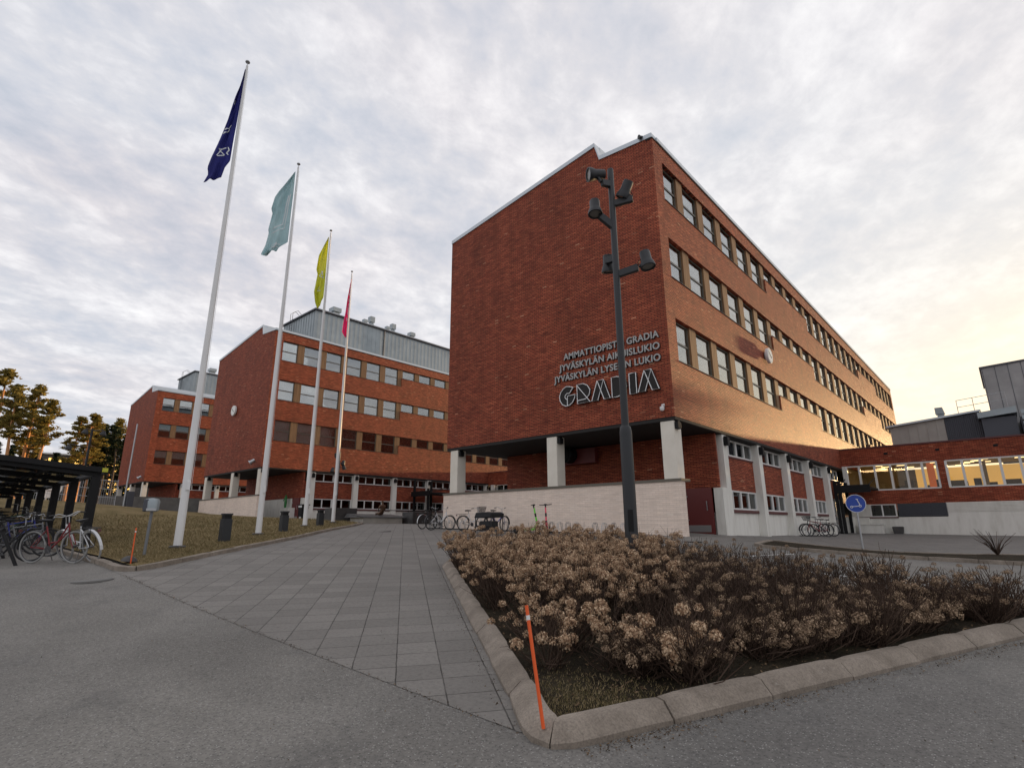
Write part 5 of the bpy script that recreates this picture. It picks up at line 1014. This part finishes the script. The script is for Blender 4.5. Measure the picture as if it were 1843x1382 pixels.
# ------------------------------------------------------------------ beyond the lawn
T = thing('wire_fence', 'grey wire mesh fence along the top of the lawn', 'fence', (-59, 0, 1.9))
fy0, fy1 = -14, 13
def fz(y): return tz(-59, y)
one('post', 'steel', T, lambda b: [b.tube([(-59, y, fz(y) - .2), (-59, y, fz(y) + 2.5)], .04, 6) for y in np.arange(fy0, fy1 + .1, 2.7)])
one('mesh', 'steel', T, lambda b: [b.box(-59.01, -58.99, y, y + .018, fz(y) + .05, fz(y) + 2.3) for y in np.arange(fy0, fy1, .16)] + [b.tube([(-58.98, y, fz(y) + h) for y in np.linspace(fy0, fy1, 10)], .022, 5) for h in (.1, .9, 1.6, 2.35)])
T = thing('basketball_hoop', 'basketball hoop with a white oval backboard beyond the wire fence', 'basketball hoop', (-66, 9.2, 2)); hx, hy = -66, 9.3
one('pole', 'steel', T, lambda b: b.tube([(hx - .8, hy, 1.8), (hx - .8, hy, 4.2), (hx, hy, 4.2)], .07, 8)); one('backboard', 'white_paint', T, lambda b: b.lathe([(0, 0), (.95, 0), (.95, .06), (0, .06)], (hx, hy, 3.7), (1, 0, 0), 28)); one('ring', 'sill_red', T, lambda b: b.tube([(hx + .35 + .24 * math.cos(t), hy + .24 * math.sin(t), 3.4) for t in np.linspace(0, 6.283, 14)[:-1]], .02, 6, closed=True))
T = thing('mast', 'slender bare grey mast standing by the farthest brick block', 'mast', (-58.6, 13.6, 1.8)); one('pole', 'steel', T, lambda b: b.tube([(-58.6, 13.6, 1.5), (-58.6, 13.6, 9.3)], [.085, .06], 10), smooth=True); one('cabinet', 'dark_sheet', T, lambda b: b.box(-58.7, -58.2, 13.7, 14.2, 1.6, 3.2), bevel=.02)
T = thing('floodlight_mast', 'dark mast with three bell shaped floodlights in front of the pines', 'floodlight mast', (-64, 11.3, 2)); one('pole', 'lamp_black', T, lambda b: b.tube([(-64, 11.3, 1.6), (-64, 11.3, 9.2)], .1, 8), smooth=True)
for (oy, oz) in ((-1.5, 7.3), (.9, 8.9), (-.5, 8.9)): one('lamp_head', 'lamp_black', T, lambda b: (b.lathe([(.04, .22), (.13, .2), (.30, -.18), (.28, -.22), (0, -.22)], (-64, 11.3 + oy, oz), (0, .15, 1), 14), b.tube([(-64, 11.3, oz + .1), (-64, 11.3 + oy, oz + .3)], .05, 6)), smooth=True)
tag(one('retaining_wall', 'concrete', None, lambda b: (b.box(-62.5, -62.1, 12.5, 22, .5, 2.95), b.box(-64, -62.2, -16, 12.5, .5, 2.25))), 'low grey concrete wall behind the wire fence, running to the farthest brick block', 'wall')

# trees ---------------------------------------------------------------
def pt_on_sphere(rn):
    v = rn.normal(size=3); return v / np.linalg.norm(v)
def tufts(b, c, rad, n_, size, rn, flat=.55, m=None):
    """needle tufts: small crossed blades spread through a flattened clump"""
    vs = []; fs = []
    for _ in range(n_):
        p = pt_on_sphere(rn) * rad * rn.random() ** .45; p[2] *= flat; q = np.array(c) + p
        d = pt_on_sphere(rn); d[2] = abs(d[2]) * .6; e = np.cross(d, pt_on_sphere(rn)); e /= np.linalg.norm(e) + 1e-9; s = size * rn.uniform(.6, 1.3); k = len(vs)
        vs += [q - e * s * .3, q + e * s * .3, q + d * s + e * s * .12, q + d * s - e * s * .12]; fs.append((k, k + 1, k + 2, k + 3))
    b.add(vs, fs, m)
def pine_mesh(h, crown0, wid, seed, lean=.03, n_br=42, dens=30, size=.44):
    rn = np.random.default_rng(seed); tr = MB(); tr.local = True; cr = MB(); cr.local = True
    pts = [np.array([lean * h * t * t + .12 * math.sin(t * 7 + seed), .1 * math.cos(t * 5 + seed), h * t]) for t in np.linspace(0, .97, 9)]
    tr.tube([tuple(p) for p in pts], [max(.36 * (1 - .80 * t), .035) for t in np.linspace(0, 1, 9)], 9)
    for k in range(n_br):
        t = crown0 + (1 - crown0) * ((k + rn.random()) / n_br); i = min(int(t / .97 * 8), 7); base = pts[i] + (pts[min(i + 1, 8)] - pts[i]) * ((t / .97 * 8) - i)
        rel = (t - crown0) / (1 - crown0); L = wid * (math.sin(math.pi * min(.2 + rel * .8, 1)) ** .7) * rn.uniform(.45, 1.15); a = rn.uniform(0, 6.283)
        tip = base + np.array([math.cos(a) * L, math.sin(a) * L, L * rn.uniform(.05, .35)]); mid = (base + tip) / 2 + np.array([0, 0, -.06 * L])
        tr.tube([tuple(base), tuple(mid), tuple(tip)], [.05, .035, .015], 5)
        for f_ in (.55, .8, 1.0):
            c = base + (tip - base) * f_ + rn.normal(size=3) * .12; tufts(cr, c, rn.uniform(.38, .80) * (.6 + .5 * f_), dens, size, rn, .5)
    tufts(cr, pts[-1], .6, dens, size, rn, 1.2)
    return tr, cr
def spruce_mesh(h, wid, seed, dens=26, size=.5):
    rn = np.random.default_rng(seed); tr = MB(); tr.local = True; cr = MB(); cr.local = True; tr.tube([(0, 0, 0), (0, 0, h * .98)], [.2, .03], 7)
    nl = int(h * 2.1)
    for k in range(nl):
        t = .10 + .88 * k / nl
        for q in range(6):
            a = rn.uniform(0, 6.283); L = wid * (1 - t) ** .85 * rn.uniform(.6, 1.1) + .12
            for f_ in (.35, .7, 1.0): tufts(cr, (math.cos(a) * L * f_, math.sin(a) * L * f_, t * h - L * .22 * f_), .42, int(dens * .35), size, rn, .45)
    return tr, cr
PR = {}
def tree(kind, v, az, d, top_el, label, group, m_n='needle', m_b='pine_bark', sc_=1.0, rz=0):
    x, y = d * math.sin(R(az)), d * math.cos(R(az)); zg = tz(x, y); H = top_el * d - zg
    key = (kind, v, m_n)
    if key not in PR:
        tr, cr = pine_mesh(20, (.50, .58, .46)[v % 3], (2.7, 2.1, 2.4)[v % 3], 11 + v, (.03, -.02, .05)[v % 3]) if kind == 'pine' else spruce_mesh(18, 3.1, 40 + v)
        T = thing(kind + '_tree', label, 'tree', (0, 0, 0), 0, group); tr.build('trunk', m_b, T, True); cr.build('crown', m_n, T); PR[key] = T
    else: T = copy_tree(PR[key]); T['label'] = label; T['group'] = group
    T.location = (x, y, zg - .2); s = H / (20 if kind == 'pine' else 18); T.scale = (s * sc_, s * sc_, s); T.rotation_euler = (0, 0, rz)
gP, gQ = 'sunlit pines beyond the sports court', 'dark spruces beyond the sports court'
PT = [('pine', 0, -85.9, 113, .212, 'leftmost tall sunlit pine at the picture edge'), ('pine', 1, -84.9, 107, .190, 'tall pine with a broad crown, second from the left edge'), ('pine', 2, -84.0, 110, .198, 'tall sunlit pine with a leaning orange trunk above the shelter roof'),
  ('pine', 1, -83.0, 107, .178, 'sparse pine on the right of the big left pine group'), ('pine', 0, -83.6, 123, .155, 'shorter pine filling the middle of the left pine group'),
  ('pine', 2, -80.95, 123, .157, 'orange trunked pine on the left of the right-hand pine group'), ('pine', 0, -80.25, 121, .164, 'rounded golden pine in the right-hand pine group'), ('pine', 1, -79.7, 129, .150, 'slim pine between the golden pine and the dark spruces'), ('pine', 1, -78.35, 134, .160, 'sunlit pine top showing above the dark spruces by the farthest block')]
for k, (kd, v, az, d, el, lb) in enumerate(PT): tree(kd, v, az, d, el, lb, gP, rz=k * 1.3, sc_=1.0 if k != 6 else 1.15)
SP = [('spruce', 0, -79.2, 131, .156, 'pointed dark spruce right of the golden pine'), ('pine', 0, -78.75, 129, .150, 'dark broad pine right of the pointed spruce'), ('pine', 2, -78.0, 126, .148, 'dark pine closest to the farthest brick block'), ('spruce', 1, -77.5, 133, .142, 'dark spruce behind the edge of the farthest brick block'),
  ('spruce', 1, -81.95, 141, .108, 'small bluish spruce alone in the gap between the two pine groups'), ('spruce', 0, -84.6, 139, .115, 'dark spruce low behind the left pines'), ('spruce', 1, -83.1, 142, .112, 'dark spruce behind the trunks of the left pines'), ('spruce', 0, -85.6, 134, .118, 'dark spruce at the left picture edge behind the pines')]
for k, (kd, v, az, d, el, lb) in enumerate(SP): tree(kd, v, az, d, el, lb, gQ, 'needle_dark', 'dark_bark', 1.0, k * 2.1)
fb = MB(); rn = np.random.default_rng(5)
for k in range(150):
    az = rn.uniform(-97, -66); d = rn.uniform(180, 240); x, y = d * math.sin(R(az)), d * math.cos(R(az)); H = rn.uniform(9, 13.5) * (.8 if -83 < az < -81 else 1); zg = tz(x, y)
    for q in range(14): t = q / 14; tufts(fb, (x, y, zg + H * (.08 + .9 * t)), 3.0 * (1 - t) + .5, 26, 1.1, rn, .5)
tag(fb.build('forest', 'needle_dark', None), 'dark far-off forest behind the pines', 'forest', kind='stuff')
fb = MB()  # treeline out of view, added to keep low sun off the plaza
for k in range(120):
    x = rn.uniform(-75, 60); y = 175 + rn.uniform(0, 25); H = rn.uniform(9, 12.5); zg = tz(x, y)
    for q in range(12): t = q / 12; tufts(fb, (x, y, zg + H * (.05 + .9 * t)), 3.4 * (1 - t) + .6, 34, 1.3, rn, .6)
tag(fb.build('forest', 'needle_dark', None), 'unseen dark treeline added far behind the school blocks to hold off low sun', 'forest', kind='stuff')
# building behind the pines; window emission imitates reflected sunset
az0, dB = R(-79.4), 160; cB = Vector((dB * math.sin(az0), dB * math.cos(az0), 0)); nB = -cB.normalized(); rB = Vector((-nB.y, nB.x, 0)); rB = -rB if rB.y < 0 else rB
T = thing('sunset_lit_building', 'dark building behind the pine trunks, its amber window glow imitating reflected sunset', 'building', tuple(cB))
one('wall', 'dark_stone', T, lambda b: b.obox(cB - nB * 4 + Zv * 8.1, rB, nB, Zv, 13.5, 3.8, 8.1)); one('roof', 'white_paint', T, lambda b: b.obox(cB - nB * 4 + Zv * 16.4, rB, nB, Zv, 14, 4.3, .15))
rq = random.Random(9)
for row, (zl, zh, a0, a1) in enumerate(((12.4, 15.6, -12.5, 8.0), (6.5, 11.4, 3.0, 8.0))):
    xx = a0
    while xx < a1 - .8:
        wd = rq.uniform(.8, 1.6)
        if rq.random() < .8: one('window', 'sunset_glow_glass', T, lambda b: b.obox(cB + nB * .01 + rB * (xx + wd / 2) + Zv * ((zl + zh) / 2), rB, nB, Zv, wd / 2, .06, (zh - zl) / 2 * rq.uniform(.55, 1)))
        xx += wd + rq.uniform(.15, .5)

# ------------------------------------------------------------------ hydrangea bed
def inside(x, y, poly, mgn=0):
    c = False; n_ = len(poly)
    for i in range(n_):
        (x0, y0), (x1, y1) = poly[i], poly[(i + 1) % n_]
        if (y0 > y) != (y1 > y) and x < (x1 - x0) * (y - y0) / (y1 - y0) + x0: c = not c
    if not c: return False
    if mgn:
        for i in range(n_):
            (x0, y0), (x1, y1) = poly[i], poly[(i + 1) % n_]; dx_, dy_ = x1 - x0, y1 - y0; t = max(0, min(1, ((x - x0) * dx_ + (y - y0) * dy_) / (dx_ * dx_ + dy_ * dy_)))
            if math.hypot(x - x0 - t * dx_, y - y0 - t * dy_) < mgn: return False
    return True
def floret_head(b, c, r_, rn, n_, up_=(0, 0, 1)):
    vs = []; fs = []
    for _ in range(n_):
        d = pt_on_sphere(rn)
        if d[2] < -.55: continue
        e = np.cross(d, pt_on_sphere(rn)); e /= np.linalg.norm(e) + 1e-9; g = np.cross(d, e); p = np.array(c) + d * r_ * rn.uniform(.72, 1.06) * np.array([1, 1, .88]); s = r_ * rn.uniform(.11, .20)
        tl = d * s * rn.uniform(-.5, .9); k = len(vs)
        vs += [p - e * s + tl, p - g * s - tl * .4, p + e * s + tl, p + g * s - tl * .4]; fs.append((k, k + 1, k + 2, k + 3))
    b.add(vs, fs)
def shrub_proto(seed, nst, hmin, hmax, spread, heads, nfl, m_p, dist):
    rn = np.random.default_rng(seed); T = thing('hydrangea_bush', 'x', 'hydrangea bush', (0, 0, 0)); st = MB(); st.local = True; hd = MB(); hd.local = True; mass = []
    for k in range(nst):
        a = rn.uniform(0, 6.283); rr_ = rn.random() ** .6; L = spread * rr_; h = hmin + (hmax - hmin) * rn.random() ** .7; h *= (1 - .28 * rr_ ** 2)
        b0 = np.array([rn.normal() * .06, rn.normal() * .06, -.05]); tip = np.array([math.cos(a) * L, math.sin(a) * L, h]); mid = b0 + (tip - b0) * .5 + np.array([math.cos(a), math.sin(a), 0]) * L * .12 + rn.normal(size=3) * .02
        st.tube([tuple(b0), tuple(mid), tuple(tip)], [.006, .0045, .003], 4, cap=False)
        for q in range(rn.integers(1, 4)):
            s0 = b0 + (tip - b0) * rn.uniform(.35, .85); e = s0 + np.array([rn.normal() * .12, rn.normal() * .12, rn.uniform(.06, .22)]); st.tube([tuple(s0), tuple((s0 + e) / 2 + rn.normal(size=3) * .01), tuple(e)], [.003, .0025, .0018], 3, cap=False)
            if rn.random() < heads * .22: floret_head(hd, e, rn.uniform(.035, .05), rn, int(nfl * .45))
        if rn.random() < heads: floret_head(hd, tip, rn.uniform(.043, .069) * (dist or 1), rn, nfl)
    o1 = st.build('stems', 'stem', T); o2 = hd.build('flower_heads', m_p, T); return T
dense = [shrub_proto(100 + k, 44, .32, .82, .48, .56, 170, 'petal', 0) for k in range(4)]
low = [shrub_proto(200 + k, 40, .16, .52, .46, .42, 200, 'petal', 0) for k in range(3)]
sparse = [shrub_proto(300 + k, 70, .26, .70, .50, .17, 130, 'petal_grey', .8) for k in range(4)]
used = set(); rn = np.random.default_rng(21)
LB_D = 'hydrangea bush crowded with brown dried flower heads, left part of the kerbed bed'
LB_L = 'low hydrangea bush with drooping dried flower heads near the front of the kerbed bed'
LB_S = 'thin twiggy hydrangea bush with few dried heads in the right part of the kerbed bed'
def put(proto, x, y, lab, grp, s):
    T = copy_tree(proto); T.location = (x, y, tz(x, y) + .085); T.rotation_euler = (rn.uniform(-.06, .06), rn.uniform(-.06, .06), rn.uniform(0, 6.28)); T.scale = (s, s, s * rn.uniform(.9, 1.08)); T['label'] = lab; T['group'] = grp
pts_ = []; tries = 0
while tries < 6000:
    tries += 1; x = rn.uniform(-10, 0); y = rn.uniform(3, 11.5)
    if not inside(x, y, BED, .34): continue
    if math.hypot(x - LX, y - LY) < .3 or math.hypot(x + 2.45, y - 3.3) < 1.05: continue
    right = (x - (-2.9)) * .9 + (y - 6) * .0
    md = .50 if x < -3.3 - (y - 6) * .1 else .60
    if any(math.hypot(x - a, y - b_) < md for a, b_ in pts_): continue
    pts_.append((x, y))
for (x, y) in pts_:
    dl = x + 2.45 + (y - 3.3) * .0; dcorner = math.hypot(x + 2.45, y - 3.3)
    # distance from the right-hand kerb line
    rk = (-(x + 2.38) * .922 + (y - 3.12) * .387)
    azp = math.degrees(math.atan2(x, y))
    if azp > -28 + rn.normal() * 3 and y > 4.9: put(sparse[rn.integers(4)], x, y, LB_S, 'twiggy hydrangeas on the right of the bed', rn.uniform(.85, 1.05))
    elif dcorner < 2.2 or rk < .9: put(low[rn.integers(3)], x, y, LB_L, 'low hydrangeas at the front of the bed', rn.uniform(.85, 1.1))
    else: put(dense[rn.integers(4)], x, y, LB_D, 'dense hydrangeas in the bed', rn.uniform(.88, 1.08))
tw = [shrub_proto(400 + k, 40, .12, .34, .42, .16, 120, 'petal_grey', 0) for k in range(3)]
LB_T = 'low tangle of broken hydrangea twigs by the right-hand kerb of the bed'
for k in range(60):
    t = rn.random(); x = -2.1 + 2.2 * t + rn.uniform(-1.1, -.3); y = 4.0 + 5.3 * t + rn.uniform(0, .4)
    if inside(x, y, BED, .4) and (k > 12 or t > .2): put(tw[rn.integers(3)], x, y, LB_T, 'low twigs along the right-hand kerb', rn.uniform(.8, 1.1))
for p_ in dense + low + sparse + tw:
    for ch in list(p_.children): bpy.data.objects.remove(ch)
    bpy.data.objects.remove(p_)
T = thing('bare_shrub', 'small bare leafless shrub in the planting strip at the right edge', 'shrub', (-.6, 24.0, tz(-.6, 24))); b = MB(); rq = np.random.default_rng(8)
for k in range(46):
    a = rq.uniform(0, 6.283); L = rq.uniform(.15, .6); h = rq.uniform(.35, .85); z = tz(-.6, 24) + .05; b.tube([(-.6, 24, z), (-.6 + math.cos(a) * L * .45, 24 + math.sin(a) * L * .45, z + h * .6), (-.6 + math.cos(a) * L, 24 + math.sin(a) * L, z + h)], [.012, .009, .005], 4)
b.build('twigs', 'stem', T)
# ground litter
b = MB(); rn = np.random.default_rng(33)
def leaf(b, x, y, z, s, tilt=.6):
    a = rn.uniform(0, 6.283); u = np.array([math.cos(a), math.sin(a), rn.uniform(-tilt, tilt)]); v = np.array([-math.sin(a), math.cos(a), rn.uniform(-tilt, tilt)]); p = np.array([x, y, z + s * .4])
    b.add([p - u * s, p - v * s * .45, p + u * s, p + v * s * .45], [(0, 1, 2, 3)])
for _ in range(15000):
    x = rn.uniform(-10, 0); y = rn.uniform(3, 11.5)
    if inside(x, y, BED, .22): leaf(b, x, y, gz(x, y) + .09, rn.uniform(.006, .022))
tag(b.build('leaf_litter', 'litter', None), 'scattered dead leaves and twigs on the bed soil', 'leaf litter', kind='stuff')
b = MB()
for _ in range(5000):
    # moss and grass tufts near the front corner
    x = -2.45 + rn.normal() * .42; y = 3.65 + rn.normal() * .36
    if inside(x, y, BED, .215):
        z = gz(x, y) + .085; a = rn.uniform(0, 6.283); h = rn.uniform(.008, .03); e = .002; b.add([(x - e, y, z), (x + e, y + e, z), (x + math.cos(a) * h * .7, y + math.sin(a) * h * .7, z + h)], [(0, 1, 2)])
tag(b.build('moss', 'blade', None), 'short moss and grass in the front corner of the bed', 'moss', kind='stuff')
b = MB()
for _ in range(36000):
    t = rn.random(); x = -13.3 - 20 * t ** 1.4 - rn.random() * 1.5; y = 3.4 + rn.random() * (16 * (0.12 + t))
    if inside(x, y, LAWN, .14):
        z = gz(x, y) + .075; a = rn.uniform(0, 6.283); h = rn.uniform(.02, .06) * (1 + t); e = .004 * (1 + 2 * t); b.add([(x - e, y, z), (x + e, y + e, z), (x + math.cos(a) * h * .9, y + math.sin(a) * h * .9, z + h)], [(0, 1, 2)])
tag(b.build('grass', 'blade', None), 'dry brownish spring grass of the lawn', 'grass', kind='stuff')
b = MB()
def grit(x, y, s): 
    z = gz(x, y) + .004; vs = [(x + rn.normal() * s, y + rn.normal() * s, z + abs(rn.normal()) * s) for _ in range(4)]; b.add(vs, [(0, 1, 2), (0, 2, 3), (0, 3, 1), (1, 3, 2)])
LINE = [(-2.32, 3.2), (-1.95, 4.1), (-.84, 6.73), (-.15, 8.35)]
for _ in range(900):
    k = rn.integers(3); t = rn.random(); x = LINE[k][0] + (LINE[k + 1][0] - LINE[k][0]) * t; y = LINE[k][1] + (LINE[k + 1][1] - LINE[k][1]) * t; o_ = abs(rn.normal()) * .07 + .01; grit(x + o_ * .93, y - o_ * .38, rn.uniform(.002, .007))
for _ in range(420):
    x, y = rn.uniform(-9, 1), rn.uniform(1.2, 8)
    if not inside(x, y, BED): grit(x, y, rn.uniform(.002, .006))
for _ in range(500):
    t = rn.random(); x = -3.1 - 6.4 * t; y = 3.42 + 4.85 * t; o_ = abs(rn.normal()) * .08 + .01; grit(x - o_ * .6, y - o_ * .8, rn.uniform(.002, .006))
for _ in range(900):
    grit(rn.uniform(-12.8, -2.6), 3.15 + rn.normal() * .03, rn.uniform(.002, .006))
for _ in range(260):
    k = rn.integers(3); t = rn.random(); x = LINE[k][0] + (LINE[k + 1][0] - LINE[k][0]) * t; y = LINE[k][1] + (LINE[k + 1][1] - LINE[k][1]) * t; o_ = abs(rn.normal()) * .11 + .01; leaf(b, x + o_ * .93, y - o_ * .38, gz(x + o_, y) + .003, rn.uniform(.006, .016), .25)
for _ in range(160):
    x, y = rn.uniform(-9, 1.5), rn.uniform(.9, 8)
    if not inside(x, y, BED): leaf(b, x, y, gz(x, y) + .005, rn.uniform(.005, .013), .25)
tag(b.build('gravel', 'litter', None), 'grit and tiny stones along the kerb and over the asphalt', 'gravel', kind='stuff')
